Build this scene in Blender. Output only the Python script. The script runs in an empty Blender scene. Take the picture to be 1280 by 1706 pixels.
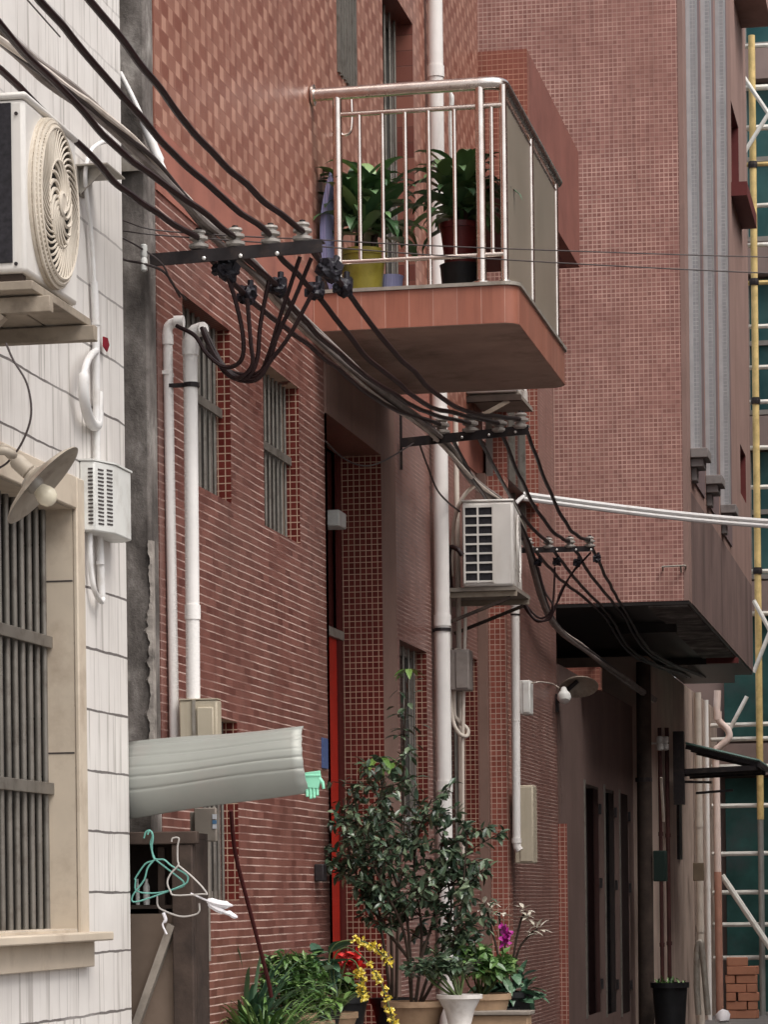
import bpy, bmesh, math, random
from mathutils import Vector, Matrix, noise as mnoise
R = math.radians
S = bpy.context.scene
random.seed(7)
rnd = random.uniform

# ------------------------------------------------------------------ camera
FPX, CX, HY = 5000.0, 640.0, 1495.0          # focal length and principal point in photo pixels (1280 x 1706)
YAW = math.atan(940.0 / FPX)                 # the street runs to the right of the view axis
ROLL = 0.012
EYE = Vector((0, 0, 1.5))
cam = bpy.data.cameras.new('camera')
camo = bpy.data.objects.new('camera', cam)
S.collection.objects.link(camo)
camo.location = EYE
camo.rotation_euler = (Matrix.Rotation(YAW, 3, 'Z') @ Matrix.Rotation(R(90), 3, 'X') @ Matrix.Rotation(-ROLL, 3, 'Z')).to_euler()
cam.sensor_fit = 'HORIZONTAL'; cam.sensor_width = 36
cam.lens = FPX / 1280 * 36
cam.shift_x = 0.0
cam.shift_y = (HY - 853) / 1280
cam.clip_start = 0.1; cam.clip_end = 3000
S.camera = camo

# ------------------------------------------------------------------ sky, sun, exposure
SUN_EL, SUN_AZ = R(58), R(125)               # overcast: a wide, weak sun high over the street, behind the camera's right shoulder
W = bpy.data.worlds.new('World'); S.world = W; W.use_nodes = True
wn = W.node_tree.nodes; wl = W.node_tree.links
sky = wn.new('ShaderNodeTexSky'); sky.sky_type = 'NISHITA'; sky.sun_disc = False
sky.sun_elevation = SUN_EL; sky.sun_rotation = SUN_AZ
sky.air_density = 1.0; sky.dust_density = 4.0; sky.ozone_density = 1.0
hsv = wn.new('ShaderNodeHueSaturation'); hsv.inputs['Saturation'].default_value = 0.3
wl.new(sky.outputs[0], hsv.inputs['Color'])
wl.new(hsv.outputs[0], wn['Background'].inputs['Color'])
wn['Background'].inputs['Strength'].default_value = 0.12
sun = bpy.data.lights.new('sun', 'SUN'); suno = bpy.data.objects.new('sun', sun)
S.collection.objects.link(suno)
sun.energy = 1.0; sun.angle = R(40); sun.color = (1, 0.96, 0.91)
sd = Vector((math.sin(SUN_AZ) * math.cos(SUN_EL), math.cos(SUN_AZ) * math.cos(SUN_EL), math.sin(SUN_EL)))
suno.rotation_euler = sd.to_track_quat('Z', 'Y').to_euler()
suno.location = (0, 0, 30)
S.view_settings.view_transform = 'Standard'; S.view_settings.look = 'None'
S.view_settings.exposure = 0.9; S.view_settings.gamma = 1

# ------------------------------------------------------------------ pixel -> point on a real plane
def ray(px, py):
    dx, dy = px - CX, HY - py
    dx, dy = dx + ROLL * dy, dy - ROLL * dx
    a = Vector((-math.sin(YAW), math.cos(YAW), 0)); r = Vector((math.cos(YAW), math.sin(YAW), 0))
    return a + r * (dx / FPX) + Vector((0, 0, dy / FPX))
def P(px, py, X=None, Y=None):
    d = ray(px, py)
    k = X / d.x if X is not None else Y / d.y
    return EYE + d * k
def PV(px, py, A, B):                         # on the upright plane through A and B
    d = ray(px, py); n = Vector((B.y - A.y, -(B.x - A.x), 0))
    k = n.dot(A - EYE) / n.dot(d)
    return EYE + d * k
def yx(px, py, X): return P(px, py, X=X).y
def zx(px, py, X): return P(px, py, X=X).z
def xy(px, py, Y): return P(px, py, Y=Y).x
def zy(px, py, Y): return P(px, py, Y=Y).z

# ------------------------------------------------------------------ mesh builder
class MB:
    def __init__(s): s.v = []; s.f = []
    def add(s, vs, fs):
        o = len(s.v); s.v += [Vector(v) for v in vs]; s.f += [tuple(i + o for i in f) for f in fs]; return s
    def box(s, x0, x1, y0, y1, z0, z1):
        x0, x1 = sorted((x0, x1)); y0, y1 = sorted((y0, y1)); z0, z1 = sorted((z0, z1))
        return s.add([(x0,y0,z0),(x1,y0,z0),(x1,y1,z0),(x0,y1,z0),(x0,y0,z1),(x1,y0,z1),(x1,y1,z1),(x0,y1,z1)],
                     [(0,3,2,1),(4,5,6,7),(0,1,5,4),(1,2,6,5),(2,3,7,6),(3,0,4,7)])
    def obox(s, c, sx, sy, sz, M):
        vs = [Vector(c) + M @ Vector((x*sx/2, y*sy/2, z*sz/2)) for z in (-1,1) for (x,y) in ((-1,-1),(1,-1),(1,1),(-1,1))]
        return s.add(vs, [(0,3,2,1),(4,5,6,7),(0,1,5,4),(1,2,6,5),(2,3,7,6),(3,0,4,7)])
    def bar(s, a, b, w, h=None, up=(0,0,1)):
        a, b = Vector(a), Vector(b); h = h or w
        d = (b - a); L = d.length; d.normalize(); up = Vector(up)
        if abs(d.dot(up)) > .98: up = Vector((0,1,0))
        x = d.cross(up).normalized(); z = x.cross(d)
        return s.obox((a + b) / 2, w, L, h, Matrix((x, d, z)).transposed())
    def quad(s, a, b, c, d): return s.add([a,b,c,d], [(0,1,2,3)])
    def tube(s, pts, r, n=8, cap=True):
        pts = [Vector(p) for p in pts]; rs = r if isinstance(r, (list, tuple)) else [r] * len(pts)
        t0 = (pts[1] - pts[0]).normalized()
        u = t0.cross(Vector((0,0,1)))
        if u.length < .05: u = t0.cross(Vector((0,1,0)))
        u.normalize(); rings = []; vs = []; fs = []
        for i, p in enumerate(pts):
            t = (pts[min(i+1, len(pts)-1)] - pts[max(i-1, 0)])
            t = t.normalized() if t.length > 1e-9 else t0
            u = (u - t * u.dot(t)).normalized(); w = t.cross(u)
            for k in range(n):
                a = 2 * math.pi * k / n
                vs.append(p + (u * math.cos(a) + w * math.sin(a)) * rs[i])
        for i in range(len(pts) - 1):
            for k in range(n):
                k2 = (k + 1) % n
                fs.append((i*n+k, i*n+k2, (i+1)*n+k2, (i+1)*n+k))
        if cap: fs += [tuple(range(n-1, -1, -1)), tuple((len(pts)-1)*n + k for k in range(n))]
        return s.add(vs, fs)
    def lathe(s, prof, c=(0,0,0), n=20, M=None, cap=True):     # prof: (r, z) pairs about local Z
        vs = []; fs = []; M = M or Matrix.Identity(3); c = Vector(c)
        for (r, z) in prof:
            for k in range(n):
                a = 2 * math.pi * k / n
                vs.append(c + M @ Vector((r * math.cos(a), r * math.sin(a), z)))
        for i in range(len(prof) - 1):
            for k in range(n):
                k2 = (k + 1) % n
                fs.append((i*n+k, i*n+k2, (i+1)*n+k2, (i+1)*n+k))
        if cap: fs += [tuple(range(n-1, -1, -1)), tuple((len(prof)-1)*n + k for k in range(n))]
        return s.add(vs, fs)
    def prism(s, poly, d):                     # poly: 3D points, extruded by vector d
        n = len(poly); d = Vector(d); poly = [Vector(p) for p in poly]
        return s.add(poly + [p + d for p in poly],
                     [tuple(range(n-1, -1, -1)), tuple(range(n, 2*n))] + [(i, (i+1) % n, n + (i+1) % n, n + i) for i in range(n)])
    def build(s, name, mat, parent=None, bevel=0, smooth=False, seg=2, origin=None):
        me = bpy.data.meshes.new(name)
        o = bpy.data.objects.new(name, me); S.collection.objects.link(o)
        if parent is not None:
            o.parent = parent
            off = Vector(parent.get('_w', (0,0,0)))
        else: off = Vector(origin) if origin else Vector((0,0,0))
        loc = Vector((0,0,0)) if parent is not None else off
        me.from_pydata([tuple(v - off) for v in s.v], [], s.f)
        bm = bmesh.new(); bm.from_mesh(me); bmesh.ops.recalc_face_normals(bm, faces=bm.faces); bm.to_mesh(me); bm.free()
        o.location = loc
        o['_w'] = tuple(off)
        me.materials.append(mat)
        if smooth:
            for p in me.polygons: p.use_smooth = True
            me.set_sharp_from_angle(angle=R(40))
        if bevel:
            m = o.modifiers.new('bevel', 'BEVEL'); m.width = bevel; m.segments = seg; m.limit_method = 'ANGLE'; m.angle_limit = R(40)
            if not smooth:
                for p in me.polygons: p.use_smooth = True
                me.set_sharp_from_angle(angle=R(40))
        return o
def tag(o, label, cat, group=None, kind=None):
    if kind: o['kind'] = kind
    if label: o['label'] = label
    if cat: o['category'] = cat
    if group: o['group'] = group
    return o
def thing(name, label, cat, loc, group=None):
    o = bpy.data.objects.new(name, None); S.collection.objects.link(o)
    o.location = loc; o['_w'] = tuple(loc); o.empty_display_size = .1
    return tag(o, label, cat, group)
def smoothpts(pts, k=6):                       # Catmull-Rom through the points
    pts = [Vector(p) for p in pts]; out = []
    for i in range(len(pts) - 1):
        p0 = pts[i-1] if i else pts[0]*2 - pts[1]; p1 = pts[i]; p2 = pts[i+1]
        p3 = pts[i+2] if i + 2 < len(pts) else pts[-1]*2 - pts[-2]
        for j in range(k):
            t = j / k
            out.append(.5 * ((2*p1) + (p2-p0)*t + (2*p0-5*p1+4*p2-p3)*t*t + (3*p1-p0-3*p2+p3)*t**3))
    return out + [pts[-1]]
def copy_tree(o, parent=None):
    c = o.copy(); S.collection.objects.link(c)
    if parent is not None: c.parent = parent
    for ch in list(o.children): copy_tree(ch, c)
    return c

# ------------------------------------------------------------------ materials
MATS = {}
def newmat(name):
    m = bpy.data.materials.new(name); m.use_nodes = True; MATS[name] = m
    return m, m.node_tree.nodes, m.node_tree.links
class NT:
    def __init__(s, m): s.n = m.node_tree.nodes; s.l = m.node_tree.links; s.b = s.n['Principled BSDF']
    def _in(s, sock, v):
        if hasattr(v, 'is_output'): s.l.new(v, sock)
        else: sock.default_value = v
    def math(s, op, a, b=0.0, c=0.0, clamp=False):
        n = s.n.new('ShaderNodeMath'); n.operation = op; n.use_clamp = clamp
        s._in(n.inputs[0], a); s._in(n.inputs[1], b); s._in(n.inputs[2], c); return n.outputs[0]
    def pos(s):
        g = s.n.new('ShaderNodeNewGeometry'); return g.outputs['Position'], g
    def sep(s, v):
        n = s.n.new('ShaderNodeSeparateXYZ'); s.l.new(v, n.inputs[0]); return n.outputs
    def comb(s, x, y, z):
        n = s.n.new('ShaderNodeCombineXYZ'); s._in(n.inputs[0], x); s._in(n.inputs[1], y); s._in(n.inputs[2], z); return n.outputs[0]
    def noise(s, vec, scale, detail=4, rough=.55, out=0):
        n = s.n.new('ShaderNodeTexNoise'); s.l.new(vec, n.inputs['Vector'])
        n.inputs['Scale'].default_value = scale; n.inputs['Detail'].default_value = detail; n.inputs['Roughness'].default_value = rough
        return n.outputs[out]
    def white(s, vec, out='Value'):
        n = s.n.new('ShaderNodeTexWhiteNoise'); n.noise_dimensions = '3D'; s.l.new(vec, n.inputs['Vector']); return n.outputs[out]
    def ramp(s, fac, stops, interp='LINEAR'):
        n = s.n.new('ShaderNodeValToRGB'); s.l.new(fac, n.inputs[0]); r = n.color_ramp; r.interpolation = interp
        while len(r.elements) < len(stops): r.elements.new(.5)
        for e, (p, c) in zip(r.elements, stops):
            e.position = p; e.color = tuple(c) + (1,) if not isinstance(c, (int, float)) else (c, c, c, 1)
        return n.outputs[0]
    def mix(s, fac, a, b, typ='MIX'):
        n = s.n.new('ShaderNodeMix'); n.data_type = 'RGBA'; n.blend_type = typ
        s._in(n.inputs['Factor'], fac)
        for sock, v in ((n.inputs[6], a), (n.inputs[7], b)):
            if hasattr(v, 'is_output'): s.l.new(v, sock)
            else: sock.default_value = tuple(v) + (1,) if len(v) == 3 else v
        return n.outputs[2]
    def scale(s, v, xyz):
        n = s.n.new('ShaderNodeMapping'); s.l.new(v, n.inputs[0]); n.inputs['Scale'].default_value = xyz; return n.outputs[0]
    def bump(s, h, strength=.3, dist=.01):
        n = s.n.new('ShaderNodeBump'); n.inputs['Strength'].default_value = strength; n.inputs['Distance'].default_value = dist
        s.l.new(h, n.inputs['Height']); s.l.new(n.outputs[0], s.b.inputs['Normal'])
    def col(s, v): s._in(s.b.inputs['Base Color'], v if hasattr(v, 'is_output') else tuple(v) + (1,))
    def set(s, rough=None, metal=None, spec=None):
        if rough is not None: s._in(s.b.inputs['Roughness'], rough)
        if metal is not None: s.b.inputs['Metallic'].default_value = metal
        if spec is not None: s.b.inputs['Specular IOR Level'].default_value = spec
def lin(r, g, b):                              # sRGB 0-255 -> linear
    f = lambda c: (c/255/12.92) if c <= 10 else (((c/255) + .055) / 1.055) ** 2.4
    return (f(r), f(g), f(b))

def plain(name, c, rough=.6, metal=0, var=.12, scale=6, dirt=None, dscale=3, bump=0, streak=False, spec=.25):
    m, _, _ = newmat(name); t = NT(m); p, g = t.pos()
    n1 = t.noise(p, scale, 5, .6)
    lo = tuple(x * (1 - var) for x in c); hi = tuple(min(1, x * (1 + var)) for x in c)
    col = t.ramp(n1, [(.3, lo), (.7, hi)])
    if dirt:
        v = t.scale(p, (1, 1, .12)) if streak else p
        n2 = t.noise(v, dscale, 6, .65)
        f = t.ramp(n2, [(.5, 0.0), (.72, .8)])
        col = t.mix(f, col, dirt)
    t.col(col); t.set(rough, metal, spec)
    if bump: t.bump(t.noise(p, scale * 6, 4), bump, .004)
    return m

def tilemat(name, w, h, ca, cb, grout, gw=.0035, gh=.004, offset=0.0, vert=1.0, rough=.35, stain=None, sscale=1.2, samt=.5,
            two=False, bump=.35, fade=.0, fscale=1.7, streak=0):
    """tiles laid in world metres: u runs along the wall (x + y), v is height"""
    m, _, _ = newmat(name); t = NT(m); p, g = t.pos(); x, y, z = t.sep(p)
    u = t.math('ADD', x, y)
    # hand laid: joints wander a little
    wob = t.noise(p, 2.2, 2); z2 = t.math('ADD', z, t.math('MULTIPLY', t.math('SUBTRACT', wob, .5), .007))
    vv = t.math('DIVIDE', z2, h); row = t.math('FLOOR', vv); fv = t.math('FRACT', vv)
    uu = t.math('ADD', t.math('DIVIDE', u, w), t.math('MULTIPLY', t.math('MODULO', t.math('ABSOLUTE', row), 2.0), offset))
    cl = t.math('FLOOR', uu); fu = t.math('FRACT', uu)
    gv = t.math('LESS_THAN', fv, gh / h); gu = t.math('LESS_THAN', fu, gw / w)
    cell = t.comb(cl, row, 3.0)
    r = t.white(cell)
    if two:
        par = t.math('MODULO', t.math('ABSOLUTE', t.math('ADD', cl, row)), 2.0)
        par = t.math('MULTIPLY', par, t.math('LESS_THAN', fu, .64))
        r = t.math('ADD', t.math('MULTIPLY', par, .62), t.math('MULTIPLY', r, .38))
    base = t.ramp(r, [(0, ca), (1, cb)])
    big = t.noise(p, .9, 5, .6)
    base = t.mix(t.math('MULTIPLY', big, .55), base, tuple(c * .72 for c in ca))
    gvar = t.noise(p, 5, 4); gcol = t.ramp(gvar, [(.3, tuple(c * .72 for c in grout)), (.7, tuple(min(1, c * 1.12) for c in grout))])
    col = base
    cv = gv; cu = gu
    if fade:
        fd = t.ramp(t.noise(t.scale(p, (1, 1, 1.6)), fscale, 5, .62), [(.40, 1 - fade), (.54, 1.0)])
        cv = t.math('MULTIPLY', gv, fd); cu = t.math('MULTIPLY', gu, fd)
    if vert > 0: col = t.mix(t.math('MULTIPLY', cu, vert), col, gcol)
    col = t.mix(cv, col, gcol)
    if stain:
        n2 = t.noise(t.scale(p, (1, 1, .35)), sscale, 6, .65)
        col = t.mix(t.ramp(n2, [(.45, 0.0), (.75, samt)]), col, stain)
    if streak:
        n3 = t.noise(t.scale(p, (7, 7, .35)), 1.0, 6, .7)
        col = t.mix(t.ramp(n3, [(.52, 0.0), (.74, streak)]), col, tuple(c * .38 for c in ca))
    t.col(col)
    gm = t.math('MAXIMUM', gv, t.math('MULTIPLY', gu, vert))
    t.set(t.math('ADD', t.math('MULTIPLY', gm, .4), rough), spec=.22)
    hgt = t.math('ADD', t.math('SUBTRACT', 1.0, gm), t.math('MULTIPLY', t.noise(p, 9, 2), .6))
    t.bump(hgt, bump, .003)
    return m

# walls
M_SHINGLE, _, _ = newmat('white_ribbed_tile')
t = NT(M_SHINGLE); p, g = t.pos(); x, y, z = t.sep(p)
wob = t.noise(t.scale(p, (1, 1, 1)), 3, 3)
zz = t.math('ADD', t.math('ADD', z, .095), t.math('MULTIPLY', t.math('SUBTRACT', wob, .5), .02))
vv = t.math('DIVIDE', zz, .232); row = t.math('FLOOR', vv); fv = t.math('FRACT', vv)
jm = t.noise(p, 7, 4)
joint = t.math('MULTIPLY', t.math('LESS_THAN', fv, t.math('ADD', .012, t.math('MULTIPLY', jm, .06))), t.math('MULTIPLY', t.ramp(t.noise(p, 1.1, 3), [(.3, .5), (.5, 1.0)]), t.ramp(t.math('DIVIDE', z, 8.0), [(.42, 1.0), (.56, .25)])))
ribv = t.comb(t.math('MULTIPLY', y, 34.0), t.math('MULTIPLY', row, 7.3), t.math('MULTIPLY', z, .8))
ribs = t.noise(ribv, 1.0, 3, .7)
rib = t.ramp(ribs, [(.36, 0.0), (.45, 1.0)])
soft = t.noise(p, 1.5, 5, .6)
base = t.ramp(soft, [(.3, (.66, .62, .58)), (.7, (.81, .77, .725))])
base = t.mix(t.math('MULTIPLY', t.math('SUBTRACT', 1.0, rib), .68), base, (.36, .325, .295))
drip = t.noise(t.scale(p, (1, 9, .8)), 1.4, 5, .7)
base = t.mix(t.ramp(drip, [(.52, 0.0), (.8, .55)]), base, (.42, .38, .34))
base = t.mix(t.math('MULTIPLY', joint, .9), base, (.10, .085, .08))
t.col(base); t.set(.5, spec=.25)
t.bump(t.math('SUBTRACT', rib, t.math('MULTIPLY', joint, 3.0)), .3, .004)

RED_A, RED_B = (.145, .052, .041), (.28, .118, .092)
M_BRICK = tilemat('red_strip_tile', .12, .0368, RED_A, RED_B, (.58, .42, .36), gw=.003, gh=.0054, offset=.5, vert=.42, stain=(.17, .09, .072), samt=.65, fade=.8, streak=.45)
M_BRICK2 = tilemat('brown_strip_tile', .11, .027, (.19, .085, .070), (.27, .125, .10), (.50, .36, .31), gw=.003, gh=.0055, offset=.5, vert=.3, stain=(.17, .10, .085), samt=.5, fade=.6, streak=.5)
M_DIAMOND = tilemat('two_tone_brick_tile', .114, .066, (.235, .083, .056), (.58, .32, .235), (.33, .16, .12), gw=.004, gh=.003, offset=0, vert=.35, two=True, stain=(.24, .11, .09), samt=.25, bump=.06, streak=.35)
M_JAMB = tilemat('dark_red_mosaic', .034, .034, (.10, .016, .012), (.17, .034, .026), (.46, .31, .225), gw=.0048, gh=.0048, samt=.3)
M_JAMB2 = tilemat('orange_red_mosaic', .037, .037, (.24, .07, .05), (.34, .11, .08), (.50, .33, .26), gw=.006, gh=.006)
M_MOSAIC = tilemat('salmon_mosaic', .0375, .0375, (.29, .128, .108), (.47, .235, .195), (.66, .42, .35), gw=.0085, gh=.0085, vert=.85, stain=(.33, .17, .135), sscale=.8, samt=.75, bump=.25, fade=.45, fscale=1.3, streak=.4)
M_DIMMOSAIC = tilemat('parapet_mosaic', .0375, .0375, (.24, .08, .055), (.30, .105, .075), (.46, .24, .17), gw=.006, gh=.006, vert=.6, stain=(.26, .10, .075), sscale=2.5, samt=.9, bump=.2)
M_BLUE = tilemat('blue_grey_mosaic', .034, .034, (.29, .285, .295), (.36, .355, .36), (.46, .45, .45), gw=.006, gh=.006, vert=.7, stain=(.26, .25, .25), sscale=1.5, samt=.6, bump=.2, fade=.5)
M_BAND = plain('salmon_render', (.33, .13, .095), .7, var=.14, scale=3, dirt=(.22, .09, .07), dscale=4)
M_SURROUND = plain('brown_render', (.22, .135, .108), .75, var=.12, scale=2.5, dirt=(.14, .085, .07), dscale=2.2, streak=True)
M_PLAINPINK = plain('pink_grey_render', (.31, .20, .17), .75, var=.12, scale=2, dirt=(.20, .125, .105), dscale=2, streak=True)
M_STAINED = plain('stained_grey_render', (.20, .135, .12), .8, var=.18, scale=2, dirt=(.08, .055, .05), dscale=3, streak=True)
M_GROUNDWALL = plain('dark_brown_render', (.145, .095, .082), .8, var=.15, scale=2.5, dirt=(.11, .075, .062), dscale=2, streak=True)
M_HOUSEWALL = plain('grimy_cream_render', (.47, .36, .30), .8, var=.15, scale=2.5, dirt=(.20, .14, .115), dscale=2.5, streak=True)
M_FASCIA = tilemat('terracotta_fascia_tile', .125, 9.0, (.34, .126, .083), (.42, .175, .12), (.50, .28, .22), gw=.0045, gh=0, vert=1.0, stain=(.22, .09, .065), sscale=3, samt=.8, bump=.25, streak=.6)
M_SOFFIT = plain('brown_soffit_render', (.40, .28, .225), .8, var=.15, scale=4, dirt=(.13, .09, .07), dscale=2.2, bump=.15)
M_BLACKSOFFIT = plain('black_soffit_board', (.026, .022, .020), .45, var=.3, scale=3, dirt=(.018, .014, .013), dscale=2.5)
M_STONE = plain('beige_stone', (.56, .475, .375), .6, var=.12, scale=2.2, dirt=(.36, .28, .21), dscale=4)
M_CONC, _, _ = newmat('weathered_concrete')
t = NT(M_CONC); p, g = t.pos()
n1 = t.noise(t.scale(p, (1, 1, .55)), 4.5, 7, .66); n2 = t.noise(t.scale(p, (1, 1, .3)), 7, 6, .7)
c = t.ramp(n1, [(.30, (.045, .039, .036)), (.46, (.115, .10, .09)), (.58, (.21, .185, .168)), (.68, (.37, .34, .31))])
c = t.mix(t.ramp(n2, [(.52, 0.0), (.72, .7)]), c, (.05, .042, .038))
t.col(c); t.set(.85, spec=.2); t.bump(t.noise(p, 26, 6, .7), .55, .012)
M_CONCLIGHT = plain('chipped_pale_concrete', (.30, .265, .235), .9, var=.35, scale=14, dirt=(.06, .05, .045), dscale=11, bump=.6)
M_GROUND = plain('asphalt', (.16, .15, .145), .85, var=.2, scale=3, dirt=(.10, .095, .09), dscale=1.2, bump=.4)
M_LEDGE = plain('cement_ledge', (.26, .23, .21), .85, var=.15, scale=4, dirt=(.14, .12, .11), dscale=3)
# metals, plastics
M_STEEL, _, _ = newmat('stainless_steel')
t = NT(M_STEEL); p, g = t.pos(); t.col(t.ramp(t.noise(p, 14, 3), [(.3, (.60, .52, .47)), (.7, (.76, .68, .62))])); t.set(t.ramp(t.noise(p, 20, 3), [(.3, .16), (.7, .32)]), 1.0)
M_GLASS, _, _ = newmat('brown_tinted_glass')
t = NT(M_GLASS); p, g = t.pos(); t.col(t.ramp(t.noise(p, 2, 4), [(.3, (.24, .195, .15)), (.7, (.31, .255, .20))])); t.set(.32, 0, .4)
t.b.inputs['Alpha'].default_value = .93
M_CORBEL = plain('grey_corbel_render', (.24, .215, .205), .8, var=.2, scale=5, dirt=(.10, .085, .08), dscale=5)
M_MAUVE = plain('mauve_shadow_gap', (.19, .135, .135), .8, var=.1)  # dark mauve stands in for the shadow between pilasters
M_BLUELIGHT = plain('pale_highlight_edge', (.41, .40, .405), .5, var=.1, scale=9, dirt=(.30, .29, .29), dscale=4, streak=True)  # paler grey paints in the pilaster edge highlight
M_PVC = plain('white_pvc', (.80, .765, .73), .4, var=.06, scale=4, dirt=(.52, .46, .41), dscale=5, streak=True)
M_PVCPINK = plain('pale_pink_pvc', (.74, .60, .54), .45, var=.08, scale=4, dirt=(.50, .36, .30), dscale=5, streak=True)
M_PVCOLD = plain('weathered_cream_pvc', (.60, .53, .46), .5, var=.12, scale=5, dirt=(.34, .27, .21), dscale=5, streak=True)
M_ACWHITE = plain('aged_white_enamel', (.70, .665, .62), .4, var=.06, scale=3, dirt=(.46, .40, .34), dscale=5, streak=True)
M_GRILLE = plain('cream_plastic_grille', (.60, .53, .44), .45, var=.08, scale=5, dirt=(.40, .33, .25), dscale=6)
M_COIL = plain('dark_condenser_coil', (.022, .02, .024), .6, var=.5, scale=60)
M_WOOD = plain('weathered_plank', (.30, .25, .195), .8, var=.25, scale=5, dirt=(.13, .10, .075), dscale=6, bump=.4)
M_DARKWOOD = plain('dark_old_timber', (.055, .038, .03), .8, var=.35, scale=6, dirt=(.02, .015, .013), dscale=5, bump=.5)
M_PLY = plain('stained_plywood', (.17, .125, .095), .85, var=.2, scale=3, dirt=(.085, .06, .045), dscale=3)
M_GREYBOARD = plain('grey_weathered_board', (.26, .225, .19), .8, var=.18, scale=5, dirt=(.15, .125, .10), dscale=6)
M_SHEET = plain('galvanised_sheet', (.31, .315, .285), .5, metal=.2, var=.06, scale=3, dirt=(.34, .31, .28), dscale=2.5)
M_IRON = plain('black_painted_iron', (.028, .023, .024), .55, metal=.2, var=.3, scale=12, dirt=(.07, .05, .042), dscale=14)
M_GREYIRON = plain('grey_steel_bar', (.21, .19, .165), .5, metal=.5, var=.15, scale=8, dirt=(.10, .08, .065), dscale=12)
M_BRACKET = plain('dull_galvanised_bracket', (.34, .31, .27), .55, metal=.4, var=.15, scale=10, dirt=(.20, .16, .12), dscale=9)
M_CABLE = plain('black_rubber_cable', (.022, .010, .010), .45, var=.25, scale=10)
M_WIRE = plain('dark_thin_wire', (.055, .042, .04), .5, var=.2, scale=8)
M_BUNDLE = plain('dusty_grey_sheath', (.26, .225, .205), .7, var=.2, scale=6, dirt=(.14, .11, .095), dscale=8)
M_WHITECABLE = plain('white_sheathed_cable', (.72, .70, .68), .4, var=.06, scale=8, dirt=(.52, .48, .44), dscale=8)
M_CERAMIC = plain('glazed_porcelain', (.36, .33, .30), .3, var=.2, scale=18, dirt=(.16, .13, .115), dscale=22)
M_LUMP = plain('black_clamp_plastic', (.018, .016, .021), .45, var=.4, scale=20)
M_BOLT = plain('bright_bolt', (.75, .72, .68), .3, metal=.6, var=.05)
M_PANE = plain('dark_window_glass', (.028, .027, .026), .12, var=.3, scale=2)
M_FRAME = plain('grey_aluminium', (.30, .275, .25), .45, metal=.4, var=.1, scale=6, dirt=(.20, .17, .145), dscale=8)
M_DARK = plain('dark_interior', (.014, .011, .010), .9, var=.3)
M_REDDOOR = plain('red_painted_steel', (.42, .022, .012), .4, var=.12, scale=3, dirt=(.26, .016, .010), dscale=4)
M_MAROON = plain('maroon_trim', (.13, .028, .026), .6, var=.15, scale=5)
M_ENAMEL = plain('rusty_enamel_dish', (.33, .285, .23), .5, var=.2, scale=8, dirt=(.10, .055, .04), dscale=7)
M_BULB = plain('opal_glass', (.74, .67, .52), .25, var=.05)
M_BOXBEIGE = plain('beige_meter_box', (.48, .42, .32), .5, var=.08, scale=4, dirt=(.34, .28, .20), dscale=6, streak=True)
M_BOXWHITE = plain('off_white_plastic', (.66, .655, .62), .4, var=.05, scale=5, dirt=(.50, .48, .44), dscale=8)
M_BOXGREY = plain('grey_plastic_box', (.25, .215, .195), .5, var=.1, scale=5, dirt=(.17, .14, .12), dscale=6)
M_SLOT = plain('shadowed_slot', (.06, .05, .048), .8)
M_BAMBOO = plain('yellow_bamboo', (.64, .47, .20), .5, var=.2, scale=7, dirt=(.42, .29, .11), dscale=9)
M_SCAFF = plain('pale_scaffold_tube', (.72, .70, .65), .45, var=.1, scale=5, dirt=(.46, .42, .36), dscale=6)
M_GREYTUBE = plain('grey_scaffold_tube', (.36, .35, .33), .45, metal=.4, var=.15, scale=6)
M_SITEWALL = plain('raw_pinkish_concrete', (.27, .20, .18), .85, var=.15, scale=1.2, dirt=(.22, .17, .155), dscale=1.5)
M_SITEGLASS, _, _ = newmat('teal_window_glass')
t = NT(M_SITEGLASS); p, g = t.pos(); t.col(t.ramp(t.noise(p, 1.1, 4), [(.35, (.02, .065, .07)), (.65, (.06, .14, .14))])); t.set(.12, 0, .6)
M_NET = plain('green_safety_net', (.028, .085, .078), .8, var=.4, scale=2.5, dirt=(.06, .075, .08), dscale=2)
M_GREENSHEET = plain('green_corrugated_plastic', (.12, .20, .175), .4, var=.15, scale=5)
M_CLAYBRICK, _, _ = newmat('orange_clay_brick')
t = NT(M_CLAYBRICK); p, g = t.pos(); isl = g.outputs['Random Per Island']
t.col(t.mix(t.math('MULTIPLY', t.noise(p, 14, 4), .35), t.ramp(isl, [(0, (.36, .135, .075)), (1, (.56, .26, .155))]), (.22, .10, .07))); t.set(.85)
M_POTYELLOW = plain('mustard_glazed_pot', (.30, .25, .045), .35, var=.15, scale=5, dirt=(.19, .15, .02), dscale=6)
M_POTRED = plain('dark_red_glazed_pot', (.085, .012, .012), .3, var=.3, scale=6)
M_POTBLACK = plain('black_plastic_pot', (.012, .012, .013), .45, var=.4, scale=8)
M_POTTAN = plain('tan_clay_pot', (.36, .24, .15), .7, var=.15, scale=6, dirt=(.22, .14, .085), dscale=7)
M_POTWHITE = plain('white_ceramic_pot', (.64, .60, .56), .35, var=.08, scale=6, dirt=(.38, .33, .29), dscale=9)
M_SOIL = plain('potting_soil', (.035, .024, .017), .95, var=.4, scale=20)
M_LAV = tilemat('lavender_ribbed_plastic', .012, 9, (.40, .41, .66), (.46, .47, .72), (.27, .28, .52), gw=.004, gh=0, bump=.5)
M_STEM = plain('brown_stem', (.042, .028, .020), .8, var=.3, scale=14)
M_GREENSTEM = plain('green_stem', (.08, .11, .04), .6, var=.3, scale=14)
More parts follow.
